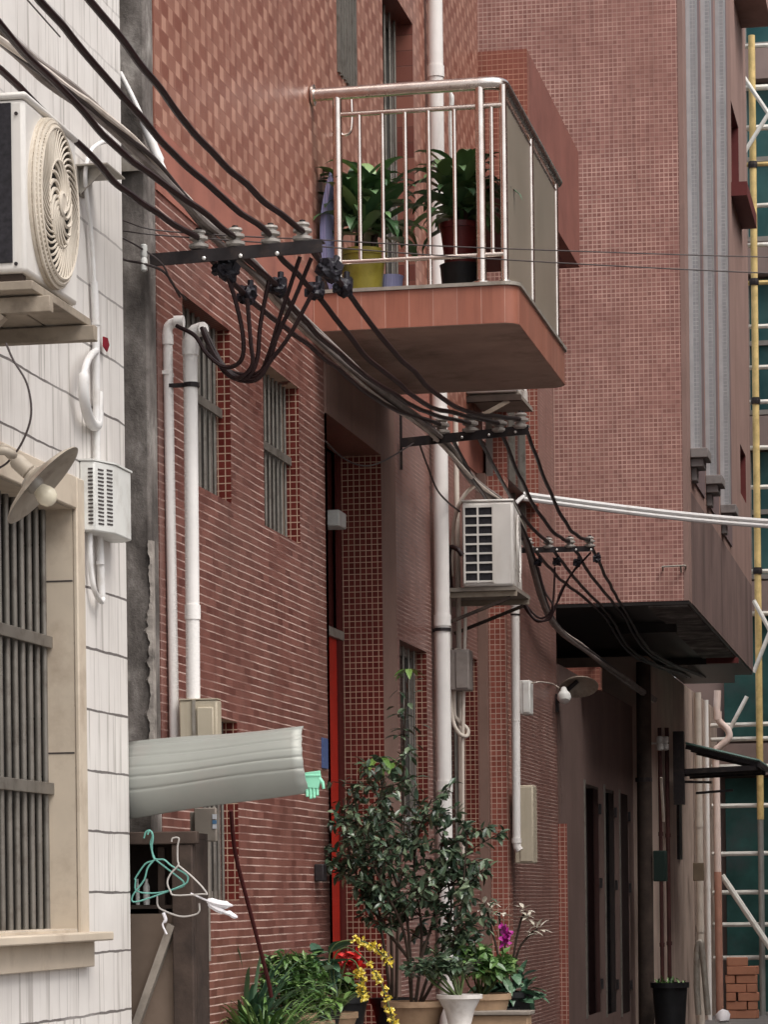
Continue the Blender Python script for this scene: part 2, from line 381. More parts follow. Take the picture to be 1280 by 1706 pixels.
def leafmat(name, dark, mid, light, rough=.38, trans=.12):
    m, _, _ = newmat(name); t = NT(m); p, g = t.pos()
    isl = g.outputs['Random Per Island']
    t.col(t.ramp(isl, [(0, dark), (.6, mid), (1, light)])); t.set(rough, 0, .5)
    t.b.inputs['Subsurface Weight'].default_value = 0
    t.b.inputs['Transmission Weight'].default_value = 0
    return m
M_LEAFDARK = leafmat('glossy_dark_leaf', (.022, .042, .025), (.055, .09, .05), (.17, .22, .13), .3)
M_LEAFBRIGHT = leafmat('fresh_green_leaf', (.08, .16, .035), (.15, .27, .06), (.26, .38, .11), .4)
M_LEAFMID = leafmat('mid_green_leaf', (.035, .085, .024), (.09, .18, .045), (.20, .30, .10), .38)
M_LEAFSTRAP = leafmat('strap_leaf_green', (.05, .11, .05), (.11, .21, .085), (.24, .36, .13), .35)
M_LEAFBLUE = leafmat('blue_green_leaf', (.035, .08, .05), (.075, .15, .085), (.16, .25, .15), .4)
M_LEAFPALE = leafmat('pale_dry_leaf', (.42, .38, .30), (.58, .53, .44), (.72, .67, .58), .5)
M_YELLOW = leafmat('yellow_petal', (.62, .46, .03), (.78, .62, .08), (.85, .75, .25), .5)
M_REDPETAL = leafmat('red_petal', (.33, .008, .008), (.50, .015, .015), (.62, .04, .03), .45)
M_PURPLE = leafmat('magenta_petal', (.28, .01, .16), (.42, .025, .27), (.55, .08, .38), .45)
M_GLOVE = plain('mint_rubber', (.30, .72, .50), .4, var=.08, scale=9)
M_HANGGREEN = plain('turquoise_coated_wire', (.16, .40, .34), .4, var=.15, scale=10)
M_HANGGREY = plain('grey_coated_wire', (.46, .43, .40), .45, var=.15, scale=10)
M_CLOTH = plain('white_cloth', (.74, .71, .73), .85, var=.06, scale=14)
M_BLUESIGN = plain('blue_enamel_plate', (.07, .10, .22), .4, var=.1, scale=8)
M_REDTAG = plain('red_cloth_tag', (.20, .010, .02), .7, var=.2, scale=16)
M_BLUETAPE = plain('blue_sticker', (.10, .22, .38), .5, var=.1)
M_PAPER = plain('white_label', (.62, .64, .68), .6, var=.05)

# ------------------------------------------------------------------ setting
XR = -3.2                                     # street face of the left-hand buildings
b = MB(); b.quad((-300,-40,0),(300,-40,0),(300,600,0),(-300,600,0)); tag(b.build('street', M_GROUND), 'grey asphalt street running between the buildings', None, kind='structure')

def wall(mb, X, y0, y1, z0, z1, ops=(), th=.25, back=True):
    """a wall facing +X with real openings; th is its thickness"""
    ys = sorted({y0, y1, *[o[0] for o in ops], *[o[1] for o in ops]}); zs = sorted({z0, z1, *[o[2] for o in ops], *[o[3] for o in ops]})
    for i in range(len(ys) - 1):
        for j in range(len(zs) - 1):
            cy, cz = (ys[i]+ys[i+1])/2, (zs[j]+zs[j+1])/2
            if any(o[0] < cy < o[1] and o[2] < cz < o[3] for o in ops): continue
            mb.quad((X,ys[i],zs[j]),(X,ys[i+1],zs[j]),(X,ys[i+1],zs[j+1]),(X,ys[i],zs[j+1]))
    xb = X - th
    mb.quad((X,y0,z0),(X,y0,z1),(xb,y0,z1),(xb,y0,z0)); mb.quad((X,y1,z0),(X,y1,z1),(xb,y1,z1),(xb,y1,z0))
    mb.quad((X,y0,z1),(X,y1,z1),(xb,y1,z1),(xb,y0,z1)); mb.quad((X,y0,z0),(X,y1,z0),(xb,y1,z0),(xb,y0,z0))
    return mb

def window(parent, op, X, depth, mjamb, nbars, cross=(), bar=.016, mbar=None, sill=None, name='window', label=None, barx=None, pane=True, flat=False, mpane=None):
    y0, y1, z0, z1 = op; mbar = mbar or M_GREYIRON; xb = X - depth; e = .002
    m = MB()                                   # the lining of the opening
    m.quad((X,y0,z0),(xb,y0,z0),(xb,y0,z1),(X,y0,z1)); m.quad((X,y1,z0),(xb,y1,z0),(xb,y1,z1),(X,y1,z1))
    m.quad((X,y0,z1),(X,y1,z1),(xb,y1,z1),(xb,y0,z1)); m.quad((X,y0,z0),(X,y1,z0),(xb,y1,z0),(xb,y0,z0))
    w = m.build(name, mjamb, parent)
    if label: w['label'] = label
    f = MB(); fw = .045
    f.box(xb-.05, xb, y0, y0+fw, z0, z1).box(xb-.05, xb, y1-fw, y1, z0, z1).box(xb-.05, xb, y0+fw, y1-fw, z1-fw, z1).box(xb-.05, xb, y0+fw, y1-fw, z0, z0+fw)
    f.build('frame', M_FRAME, w)
    if pane:
        g = MB(); g.box(xb-.035, xb-.025, y0+fw, y1-fw, z0+fw, z1-fw); g.build('pane', mpane or M_PANE, w)
    bx = barx if barx is not None else xb + .02
    for i in range(nbars):
        yy = y0 + (i + .5) * (y1 - y0) / nbars
        k = MB()
        if flat: k.box(bx-bar, bx+bar, yy-bar, yy+bar, z0+.002, z1-.002)
        else: k.tube([(bx,yy,z0),(bx,yy,z1)], bar*.6, 8)
        k.build('bar', mbar, w, smooth=not flat)
    for z in cross:
        k = MB(); k.box(bx+bar, bx+bar+.012, y0+.004, y1-.004, z-.02, z+.02); k.build('cross_bar', mbar, w)
    if sill:
        k = MB(); k.box(X-.02, X+sill, y0-.06, y1+.06, z0-.05, z0); k.build('sill', M_BAND, w, bevel=.005)
    return w

# ------------------------------------------------------------------ white ribbed-tile building (near left)
YC = yx(211, 1000, XR)                        # its far corner
wb = thing('white_building', 'white ribbed tile building at the left edge with a barred stone framed window', 'building', (XR, YC - 3, 0))
wo_y1 = yx(123, 1100, XR); wo = (wo_y1 - 1.5, wo_y1, zx(108, 1548, XR), zx(123, 850, XR))
b = MB(); wall(b, XR, 2.0, YC, 0, 13, [wo], th=.6)
b.box(XR-6, XR-.61, 2.0, YC, 0, 13)
b.build('wall', M_SHINGLE, wb)
# stone surround: raised frame, then the deep lining, then the bars
fr = MB(); fy = yx(137, 1200, XR); ft = zx(131, 800, XR); pr = .02
fr.box(XR, XR+pr, wo[1], fy, wo[2]-.02, ft); fr.box(XR, XR+pr, wo[0]-.1, wo[1], wo[3], ft); fr.box(XR, XR+pr, wo[0]-.16, wo[0], wo[2]-.02, ft)
sw = fr.build('window', M_STONE, wb, bevel=.006)
d = .125; xb = XR - d
k = MB()
k.quad((XR+.001,wo[1],wo[2]),(xb,wo[1],wo[2]),(xb,wo[1],wo[3]),(XR+.001,wo[1],wo[3])); k.quad((XR+.001,wo[0],wo[2]),(xb,wo[0],wo[2]),(xb,wo[0],wo[3]),(XR+.001,wo[0],wo[3]))
k.quad((XR+.001,wo[0],wo[3]),(XR+.001,wo[1],wo[3]),(xb,wo[1],wo[3]),(xb,wo[0],wo[3])); k.quad((XR+.001,wo[0],wo[2]),(XR+.001,wo[1],wo[2]),(xb,wo[1],wo[2]),(xb,wo[0],wo[2]))
k.build('reveal', M_STONE, sw)
for z in (.42, .83):
    k = MB(); zz = wo[2] + (wo[3]-wo[2]) * z; k.box(XR-.001, XR-d+.001, wo[1]-.0015, wo[1]-.0005, zz-.003, zz+.003); k.build('joint', M_SLOT, sw)
k = MB(); k.box(xb-.09, xb-.08, wo[0], wo[1], wo[2], wo[3]); k.build('pane', M_PANE, sw)
barx = xb + .015
nb = 16; sp = 1.5 / nb
for i in range(nb):
    yy = wo[1] - .018 - i * sp * .96
    k = MB(); k.tube([(barx, yy, wo[2]), (barx, yy, wo[3])], .0125, 10); k.build('bar', M_GREYIRON, sw, smooth=True)
for py in (1082, 1323):
    zz = zx(96, py - 8, barx + .02)
    k = MB(); k.box(barx+.017, barx+.03, wo[0]+.003, wo[1]-.003, zz-.022, zz+.022); k.build('cross_bar', M_GREYIRON, sw, bevel=.002)
k = MB(); k.box(XR+.001, XR+.10, wo[0]-.3, fy+.05, wo[2]-.045, wo[2]-.012); k.box(XR-d, XR+.001, wo[0], wo[1], wo[2]-.04, wo[2]+.002); k.build('sill', M_STONE, sw, bevel=.006)
k = MB(); k.box(XR+.001, XR+.035, wo[0]-.25, fy+.012, zx(140, 1610, XR), wo[2]-.046); k.build('apron', M_STONE, sw, bevel=.004)

# ------------------------------------------------------------------ red tiled building with the balcony
Y0 = YC + .52
YD0, YD1 = yx(544, 1000, XR), yx(634, 1000, XR)      # entrance opening
YS = yx(658, 1000, XR)                              # end of the plain surround
YP = yx(797, 1100, XR)                              # pier
zb0, zb1 = zx(420, 452, XR), zx(420, 376, XR)       # floor band (overwritten below by the balcony level)
YF = yx(519, 500, XR); XO = xy(862, 478, YF); YE = yx(934, 645, XO)
zs1, zs0 = zx(862, 474, XO), zx(866, 541, XO); YE += .30
zb1 = zs1 + .10; zb0 = zs0 + .02
rb = thing('red_building', 'red and brown tiled building with a steel railed balcony over its doorway', 'building', (XR, (Y0 + YP) / 2, 0))
def op(pxl, pxr, pyt, pyb, X=XR): return (yx(pxl, (pyt+pyb)/2, X), yx(pxr, (pyt+pyb)/2, X), zx(pxr, pyb, X), zx(pxr, pyt, X))
w1 = op(306, 384, 552, 838); w2 = op(440, 499, 648, 906); w3 = op(338, 397, 1203, 1500)
b = MB(); wall(b, XR, Y0, YD0, 0, zb0, [w1, w2, w3]); b.build('lower_wall', M_BRICK, rb)
zd = zx(630, 757, XR)
b = MB(); wall(b, XR + .012, YD0, YS, 0, zb0, [(YD0 - .001, YD1, -.01, zd)], th=.262); b.build('entrance_surround', M_SURROUND, rb)
w4 = op(668, 713, 1087, 1420)
w5 = op(745, 797, 1100, 1420)
b = MB(); wall(b, XR, YS, YP, 0, zb0, [w4, w5]); b.build('lower_wall', M_BRICK2, rb)
YU = yx(796, 60, XR)
wu = op(561, 592, -60, 160); wd = op(640, 690, 45, 470); wd = (wd[0], wd[1], zs1 + .02, wd[3])
b = MB(); wall(b, XR, Y0, YU, zb1, 14, [wu, wd]); b.build('upper_wall', M_DIAMOND, rb)
b = MB(); b.box(XR - .25, XR + .006, Y0, yx(905, 500, XR), zb0, zb1); b.build('floor_band', M_BAND, rb)
b = MB(); b.box(XR - 7, XR - .3, Y0, YP + 4, 0, 4.4); b.box(XR - 7, XR - .3, Y0, YU, 4.4, 14); b.build('core', M_DARK, rb)
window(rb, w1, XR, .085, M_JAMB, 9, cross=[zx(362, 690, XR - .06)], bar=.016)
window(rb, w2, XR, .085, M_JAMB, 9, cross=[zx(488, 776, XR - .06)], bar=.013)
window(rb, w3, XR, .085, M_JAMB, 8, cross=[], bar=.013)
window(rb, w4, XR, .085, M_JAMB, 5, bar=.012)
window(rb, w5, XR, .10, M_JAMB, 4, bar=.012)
window(rb, wu, XR, .03, M_SURROUND, 7, bar=.022, flat=True)
M_BLOCKS = tilemat('brown_block_tile', .6, .095, (.15, .045, .035), (.34, .14, .10), (.10, .04, .03), gw=.004, gh=.004, samt=.3)
dw = window(rb, wd, XR, .12, M_BLOCKS, 6, bar=.014, name='balcony_door')
# pier and the wall past it, set forward
XP = XR + .18
YQ = yx(925, 900, XP)
wq = op(845, 897, 600, 930, XP)
b = MB(); wall(b, XP, YP + .30, YQ, 0, zb0, [wq], th=.4); b.build('end_wall', M_BRICK2, rb)
b = MB(); b.box(XR, XR + .06, YP + .004, YP + .10, 0, zb0); b.build('pilaster', M_SURROUND, rb)
b = MB(); b.box(XR + .003, XP + .003, YP + .10, YP + .298, 0, zb0 - .01); b.build('pier', M_JAMB2, rb)
window(rb, wq, XP, .10, M_JAMB2, 3, bar=.02, flat=True)
# entrance: lining, doors
e = MB(); xd = XR - .235
e.quad((XR+.012,YD1,0),(xd,YD1,0),(xd,YD1,zd),(XR+.012,YD1,zd)); e.quad((XR+.012,YD0,0),(xd,YD0,0),(xd,YD0,zd),(XR+.012,YD0,zd))
en = e.build('entrance', M_JAMB, rb)
e = MB(); e.quad((XR+.012,YD0,zd),(XR+.012,YD1,zd),(xd,YD1,zd),(xd,YD0,zd)); e.build('soffit', M_JAMB, en)
zt = zx(556, 1045, XR - .1)
e = MB(); e.box(xd - .05, xd, YD0, YD1, 0, zt); e.build('door', M_REDDOOR, en, bevel=.004)
e = MB(); e.box(xd - .06, xd - .02, YD0, YD1, zt + .05, zd); e.build('transom', plain('dark_maroon_panel', (.06, .012, .010), .5, dirt=(.03, .008, .007)), en)
e = MB(); e.box(xd - .05, xd + .02, YD0, YD1, zt, zt + .05); e.build('lintel', M_BRACKET, en)
e = MB(); e.box(xd, xd + .012, YD1 - .13, YD1 - .001, 0, zd - .001); e.build('door_frame', plain('dark_maroon_frame', (.075, .010, .008), .6), en)

# balcony
def rrect(x0, x1, y0, y1, r, n=7):             # rounded at the two street corners
    pts = [(x0, y0)]
    for i in range(n + 1):
        a = -math.pi/2 + math.pi/2 * i / n; pts.append((x1 - r + r*math.cos(a), y0 + r + r*math.sin(a)))
    for i in range(n + 1):
        a = math.pi/2 * i / n; pts.append((x1 - r + r*math.cos(a), y1 - r + r*math.sin(a)))
    return pts + [(x0, y1)]
sl = MB(); pl = rrect(XR + .007, XO, YF, YE, .09)
sl.prism([(x, y, zs0) for x, y in pl], (0, 0, zs1 - zs0))
bal = sl.build('balcony', M_FASCIA, rb, smooth=True)
sl = MB(); sl.prism([(x, y, zs0 - .003) for x, y in rrect(XR + .008, XO - .004, YF + .004, YE - .004, .09)], (0, 0, .004)); sl.build('soffit', M_SOFFIT, bal)
sl = MB(); sl.prism([(x, y, zs1 + .001) for x, y in rrect(XR + .008, XO + .012, YF - .012, YE + .012, .09)], (0, 0, .018)); sl.build('coping', M_BRACKET, bal)
YR = YF + .045; XQ = XO - .075
zr = zy(838, 138, YR)
yfar = yx(928, 300, XQ)
hp = [(XR + .01, YR, zr - .005), (XQ - .12, YR, zr)] + [(XQ - .07 + .07*math.sin(a), YR + .07 - .07*math.cos(a), zr) for a in [math.pi/2*i/5 for i in range(1, 6)]] + [(XQ, yfar, zr)]
k = MB(); k.tube(hp, .033, 14); k.lathe([(.055, 0), (.055, .012)], (XR + .008, YR, zr - .005), 16, Matrix.Rotation(R(90), 3, 'Y')); k.build('handrail', M_STEEL, bal, smooth=True)
def post(px, py, y=None, x=None, r=.024, ztop=None):
    xx = x if x is not None else xy(px, py, y); yy = y if y is not None else yx(px, py, x)
    k = MB(); k.tube([(xx, yy, zs1 + .019), (xx, yy, ztop or zr - .01)], r, 12); k.lathe([(r*1.9, 0), (r*1.9, .008), (r*1.1, .02)], (xx, yy, zs1 + .019), 14); k.build('post', M_STEEL, bal, smooth=True)
    return xx, yy
xa, _ = post(563, 300, y=YR); xb_, _ = post(801, 300, y=YR, r=.026); post(0, 0, y=YR + .01, x=XQ + .004, r=.020)
post(884, 300, x=XQ, r=.018); post(926, 400, x=XQ, r=.018)
zu, zl = zy(700, 184, YR), zy(700, 431, YR)
for z in (zu, zl):
    k = MB(); k.tube([(xa, YR, z), (XQ, YR, z)], .013, 10); k.build('rail', M_STEEL, bal, smooth=True)
for px in (599.5, 638, 676, 715, 758, 820):
    xx = xy(px, 300, YR); k = MB(); lowz = zl if px not in (676, 715) else zs1 + .02
    k.tube([(xx, YR, lowz), (xx, YR, zu)], .0115, 10); k.build('baluster', M_STEEL, bal, smooth=True)
ya, ym, yb = YR + .03, yx(884, 300, XQ), yfar
for (q0, q1) in ((ya, ym - .02), (ym + .02, yb - .02)):
    k = MB(); k.box(XQ - .004, XQ + .004, q0, q1, zs1 + .03, zu + .04); k.build('glass_panel', M_GLASS, bal)
k = MB(); k.tube([(XQ, YR, zu + .05), (XQ, yb, zu + .05)], .010, 8); k.build('rail', M_STEEL, bal, smooth=True)
k = MB(); k.tube([(XQ, YR, zs1 + .03), (XQ, yb, zs1 + .03)], .010, 8); k.build('rail', M_STEEL, bal, smooth=True)

# far balcony with a solid tiled parapet
XT = -2.86
yt0 = yx(880, 250, XT); yt1 = yx(965, 330, XT); zt1 = zx(880, 86, XT); zt0 = zx(965, 444, XT)
k = MB(); k.box(XR - .9, XT - .0, yt0, yt0 + .10, zt0, zt1); pb = k.build('parapet', M_DIMMOSAIC, rb)
k = MB(); k.box(XT - .10, XT, yt0 + .1005, yt1, zt0, zt1); k.build('street_face', plain('terracotta_render', (.25, .10, .078), .7, var=.12, scale=2.5, dirt=(.19, .075, .06), dscale=3), pb)
k = MB(); k.box(XR - .9, XT - .101, yt0 + .1005, yt1, zt0 + .0, zt0 + .12); k.build('floor_slab', M_MAROON, pb)
k = MB(); k.box(XR - .9, XT - .101, yt1 - .1, yt1, zt0 + .121, zt1); k.build('end_face', M_DIMMOSAIC, pb)

# ------------------------------------------------------------------ salmon mosaic building (right) with its overhanging upper floors
YB = yx(921, 800, XR)
XB = xy(1146, 800, YB)
mb_ = thing('mosaic_building', 'tall salmon mosaic building with blue grey pilasters overhanging the alley at right', 'building', (XB, YB, 0))
zo = zy(1050, 1003, YB)
YBE = yx(1252, 900, XB)
k = MB(); k.box(XR - 1.6, xy(1133, 400, YB), YB, YB + .3, zo, 15); k.build('front_wall', M_MOSAIC, mb_)
k = MB(); k.box(xy(1133, 400, YB), XB, YB - .004, YB + .3, zo, 15); k.build('corner_strip', M_PLAINPINK, mb_)
zst = zx(1190, 880, XB)
so1 = (yx(1219, 260, XB), yx(1231, 260, XB), zx(1231, 345, XB), zx(1231, 215, XB)); so2 = (yx(1234, 790, XB), yx(1243, 790, XB), zx(1243, 838, XB), zx(1243, 760, XB))
k = MB(); wall(k, XB, YB + .301, YBE, zst, 15, [so1, so2], th=.3); k.build('street_wall', M_PLAINPINK, mb_)
for o in (so1, so2): window(mb_, o, XB, .09, M_MAROON, 2, bar=.012)
k = MB(); k.box(XB + .001, XB + .16, so1[0] - .1, so1[1] + .35, so1[2] - .14, so1[2]); k.build('window_sill', M_MAROON, mb_)
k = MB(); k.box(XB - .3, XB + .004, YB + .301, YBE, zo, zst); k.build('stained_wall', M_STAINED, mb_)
yh = yx(1225, 20, XB); k = MB(); k.box(XB + .001, XB + .32, yh - .2, yh + 1.0, zx(1238, 58, XB) , zx(1238, 58, XB) + .7); k.build('hood', M_PLAINPINK, mb_)
k = MB(); k.box(XR - 1.6, XB - .31, YB + .31, YBE, zo + .05, 14.9); k.build('core', M_DARK, mb_)
k = MB(); k.box(XR - 1.6, XB - .002, YB + .004, YBE, zo - .03, zo + .002); k.build('soffit', M_BLACKSOFFIT, mb_)
YCN = yx(1195, 1130, XB)
# dropped panel of the soffit and the thin canopy under its far end
k = MB(); k.box(XR + .3, XB - .25, YB + 1.6, YB + 1.7, zo - .12, zo - .031); k.build('beam', M_BLACKSOFFIT, mb_)
pw = .078
for i, (px, pyc) in enumerate(((1148, 770), (1173, 816), (1197, 862))):
    y0 = yx(px, 480, XB); y1 = y0 + .24; z0 = zx(px + 14, pyc + (30 if i == 0 else 26), XB + pw * .5)
    k = MB(); k.box(XB + .001, XB + pw, y0, y1, z0 + .24, 15); pz = k.build('pilaster', M_BLUE, mb_)
    k = MB(); k.box(XB + .001, XB + .034, y0 - .02, y0 - .001, z0 + .24, 15); k.build('highlight_band', M_BLUELIGHT, pz)  # thin pale strip, a highlight put into colour
    k = MB(); k.box(XB + .001, XB + .014, y1 + .001, y1 + 1.1, z0 + .0, 15); k.build('shadow_gap', M_MAUVE, pz)  # flat dark strip painting the shadow gap beside the pilaster
    k = MB()
    k.box(XB + .001, XB + pw + .07, y0 - .07, y1 + .07, z0 + .16, z0 + .24)
    k.box(XB + .001, XB + pw + .03, y0 - .03, y1 + .03, z0 + .09, z0 + .159)
    k.box(XB + .001, XB + pw - .03, y0 + .03, y1 - .03, z0 - .02, z0 + .089); k.build('corbel', M_CORBEL, pz, bevel=.006)
# ground floor under the overhang
XG = -3.0
YG1 = 29.15
gops = [(yx(a, 1500, XG), yx(c, 1500, XG), zx(c, 1685, XG), zx(c, t_, XG)) for a, c, t_ in ((976, 999, 1312), (1009, 1025, 1318), (1034, 1048, 1325))]
OPPB = 1
zG = zx(1010, 1152, XG)
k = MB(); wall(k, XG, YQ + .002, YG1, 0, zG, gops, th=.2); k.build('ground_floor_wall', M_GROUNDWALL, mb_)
k = MB(); k.box(XR - .9, XR - .6, YQ + .3, YG1, zG - .5, zo - .032); k.build('shade_recess_wall', M_BLACKSOFFIT, mb_)  # coloured black to stand for the wall's deep shade under the overhang
for o in gops:
    for zf in (.88, .55, .1):
        k = MB(); k.box(XG + .0005, XG + .022, o[1] + .01, o[1] + .07, o[2] + (o[3]-o[2])*zf, o[2] + (o[3]-o[2])*zf + .09); k.build('hinge', M_IRON, mb_)
    k = MB(); k.box(XG - .05, XG + .012, o[0] - .04, o[0] - .0005, o[2] - .02, o[3] + .03); k.build('jamb', M_GREYIRON, mb_)
for i, o in enumerate(gops):
    w = MB(); w.box(XG - .16, XG - .10, o[0], o[1], o[2], o[3]); w.build('shutter', [M_IRON, plain('dark_maroon_shutter', (.05, .018, .016), .6), M_IRON][i], mb_)
k = MB(); k.box(xy(931, 1500, YQ - .02), xy(946, 1500, YQ - .02), YQ - .02, YQ + .0015, 0, zy(932, 1372, YQ)); k.build('pilaster', M_JAMB2, mb_)
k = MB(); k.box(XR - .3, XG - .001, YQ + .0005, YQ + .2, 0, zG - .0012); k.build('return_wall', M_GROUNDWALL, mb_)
k = MB(); k.box(XR - .1, xy(1000, 1130, YB + .1), YB + .1, YB + .25, zy(960, 1150, YB + .1), zy(960, 1112, YB + .1)); k.build('door_head', M_DIMMOSAIC, mb_)

# ------------------------------------------------------------------ building across the street, outside the frame, added to shade the lane
ob = thing('opposite_shade_building', 'unseen plain pinkish rendered building across the street, added to shade the lane', 'building', (3.3, 24, 0))
oops = [(y_, y_ + 1.4, z_, z_ + 1.5) for y_ in (16, 20, 24, 28, 32) for z_ in (1.0, 4.4, 7.8)]
k = MB(); k.box(3.3, 9, 14.5, 37, 0, 11); k.build('wall', M_PLAINPINK, ob)
for (a_, b2, c_, d_) in oops:
    k = MB(); k.box(3.27, 3.299, a_, b2, c_, d_); w_ = k.build('window', M_FRAME, ob)
    k = MB(); k.box(3.262, 3.2695, a_ + .06, b2 - .06, c_ + .06, d_ - .06); k.build('pane', M_PANE, w_)

# ------------------------------------------------------------------ small cream house past the overhang
XH = -2.85
YH0 = YG1 + .05; YH1 = yx(1197, 1400, XH)
zh = zo - .105
hb = thing('cream_house', 'low grimy cream house hung with pipes behind the dark overhang', 'building', (XH, YH0, 0))
k = MB(); k.box(XH - 4, XH, YH0, YH1, 0, zh); k.build('wall', M_HOUSEWALL, hb)
dw0 = yx(1128, 1400, XH)
k = MB(); k.box(XH + .001, XH + .03, dw0, dw0 + .35, zx(1135, 1432, XH), zx(1135, 1260, XH)); k.build('shutter', M_IRON, hb)
yc0 = yx(1228, 1115, XB); ycf = 33.3
k = MB(); k.prism([(XH + .002, yc0, zo - .1), (XB - .02, yc0, zo - .1), (xy(1225, 1165, ycf), ycf, zo - .1), (XH + .002, ycf, zo - .1)], (0, 0, .068)); k.build('canopy', M_BLACKSOFFIT, hb)
k = MB(); k.box(XB - .34, XB - .012, YB + .02, yc0 - .02, zo - .046, zo - .0305); k.build('edge_strip', M_CONC, mb_)
k = MB(); k.box(XB - .30, XB + .02, yc0 - .12, yc0 - .002, zo - .10, zo - .047); k.build('edge_trim', M_MAROON, mb_)

# ------------------------------------------------------------------ construction site closing the street
YX = 38.0
XS0 = xy(1206, 1500, YX)
sb = thing('unfinished_building', 'unfinished concrete building behind scaffolding with teal glass at the street end', 'building', (XS0 + 4, YX, 0))
floors = [zy(1250, p, YX) for p in (1700, 1235, 965, 690, 400, 75, -250, -600)]
XS1 = XS0 + 14
k = MB(); k.box(XS0 - .6, XS1, YX + .35, YX + 8, 0, 16); k.build('wall', M_SITEWALL, sb)
for i in range(len(floors) - 1):
    z0, z1 = floors[i] + .0, floors[i+1]
    k = MB(); k.box(XS0 - .5, XS1, YX + .05, YX + .345, z1 - .42, z1 - .02); k.build('floor_edge', M_SITEWALL, sb)
    for j in range(4):
        q0 = XS0 + .02 + j * 3.2
        k = MB(); k.box(q0, q0 + 3.0, YX + .24, YX + .26, z0 + .02, z1 - .45); w = k.build('window', M_NET if i < 2 else M_SITEGLASS, sb)
        if i >= 2:
            f = MB(); f.box(q0, q0+3.0, YX+.2, YX+.238, z0+.02, z0+.08).box(q0, q0+3.0, YX+.2, YX+.238, (z0+z1)/2-.2, (z0+z1)/2-.14)
            f.box(q0+.32, q0+.38, YX+.19, YX+.2379, z0+.02, z1-.45); f.build('frame', M_FRAME, w)
YSC = YX - 1.0
sc_ = thing('scaffold', 'bamboo and pale tube scaffolding standing before the unfinished building', 'scaffolding', (XS0 + 1, YSC, 0))
xp = xy(1262, 900, YSC)
zmid = zy(1268, 1365, YSC)
k = MB(); k.tube([(xp, YSC, zmid + .002), (xp + .004, YSC, 12.0)], .042, 10); k.build('pole', M_BAMBOO, sc_, smooth=True)
k = MB(); k.tube([(xp, YSC, 0), (xp, YSC, zmid)], .036, 10); k.build('pole', M_GREYTUBE, sc_, smooth=True)
for q in (1.6, 3.4):
    k = MB(); k.tube([(xp + q, YSC, 0), (xp + q, YSC, 12)], .04, 10); k.build('pole', M_BAMBOO, sc_, smooth=True)
for py in (16, 74, 143, 209, 272, 342, 407, 470, 541, 610, 668, 743, 810, 870, 951, 1022, 1206, 1230, 1275, 1342, 1421, 1486, 1541, 1594):
    z = zy(1255, py, YSC); yy = YSC + .09
    mt = M_BAMBOO if py in (272, 470) else M_SCAFF
    k = MB(); k.tube([(XS0 - .35 + rnd(-.05, .05), yy, z + rnd(-.012, .012)), (XS0 + 5, yy, z + rnd(-.04, .04))], .028 if py not in (209, 143) else .036, 8); k.build('ledger', mt, sc_, smooth=True)
for (a, c) in (((1232, 118), (1284, 195)), ((1284, 185), (1236, 262)), ((1256, 1000), (1284, 1052)), ((1284, 1050), (1256, 1120)), ((1245, 1160), (1216, 1215)), ((1203, 1458), (1290, 1588))):
    big = a == (1203, 1458)
    k = MB(); k.tube([P(*a, Y=YSC - .12), P(*c, Y=YSC - .12)], .038 if big else .026, 8); k.build('brace', M_SCAFF, sc_, smooth=True)
for py in (355-80, 470, 668, 870, 951, 1280):
    k = MB(); z = zy(1262, py, YSC); k.lathe([(.055, -.04), (.06, 0), (.055, .04)], (xp, YSC, z), 10); k.build('lashing', M_IRON, sc_)

# ------------------------------------------------------------------ utility pole with its crossarm
YP1 = YC + .36
xpr = xy(251, 900, YP1)
up = thing('utility_pole', 'weathered square concrete utility pole between the white wall and the red wall', 'utility pole', (xpr - .1, YP1 + .1, 0))
k = MB(); nz = 60
ring = []
for i in range(nz + 1):
    z = 9.0 * i / nz
    for (cx, cy) in ((xpr - .22, YP1), (xpr, YP1), (xpr, YP1 + .14), (xpr - .22, YP1 + .14)):
        n_ = mnoise.noise((cx * 9, cy * 9, z * 3.3)) * .004
        ring.append((cx + n_, cy + n_, z))
k.v = [Vector(v) for v in ring]
k.f = [(i*4+j, i*4+(j+1) % 4, (i+1)*4+(j+1) % 4, (i+1)*4+j) for i in range(nz) for j in range(4)] + [(nz*4, nz*4+1, nz*4+2, nz*4+3)]
k.build('shaft', M_CONC, up, bevel=.012)
# spalled pale strip on its street corner
k = MB(); pts = []
zc0, zc1 = zy(268, 1260, YP1), zy(268, 900, YP1)
n = 110
for i in range(n + 1):
    z = zc0 + (zc1 - zc0) * i / n
    w_ = .003 + .040 * max(0, 1 - i / n * 1.05) * (.35 + 1.3 * abs(mnoise.noise((1.7, z * 5, 4)))) + .030 * mnoise.noise((5.7, z * 14, 4)) + .018 * mnoise.noise((2.7, z * 41, 4)); w_ = max(.002, w_)
    o_ = .006 + .008 * abs(mnoise.noise((z * 14, 2, 2)))
    pts.append((z, w_, o_))
for (z, w_, o_) in pts:
    k.v += [Vector((xpr - w_, YP1 - .001, z)), Vector((xpr - w_ * .6, YP1 - o_ - .004, z)), Vector((xpr + .006, YP1 - o_, z)), Vector((xpr + .008, YP1 + .03, z)), Vector((xpr, YP1 + .06, z))]
for i in range(n):
    for j in range(4): k.f.append((i*5+j, i*5+j+1, (i+1)*5+j+1, (i+1)*5+j))
k.build('spalled_edge', M_CONCLIGHT, up)
YA = YP1 - .05
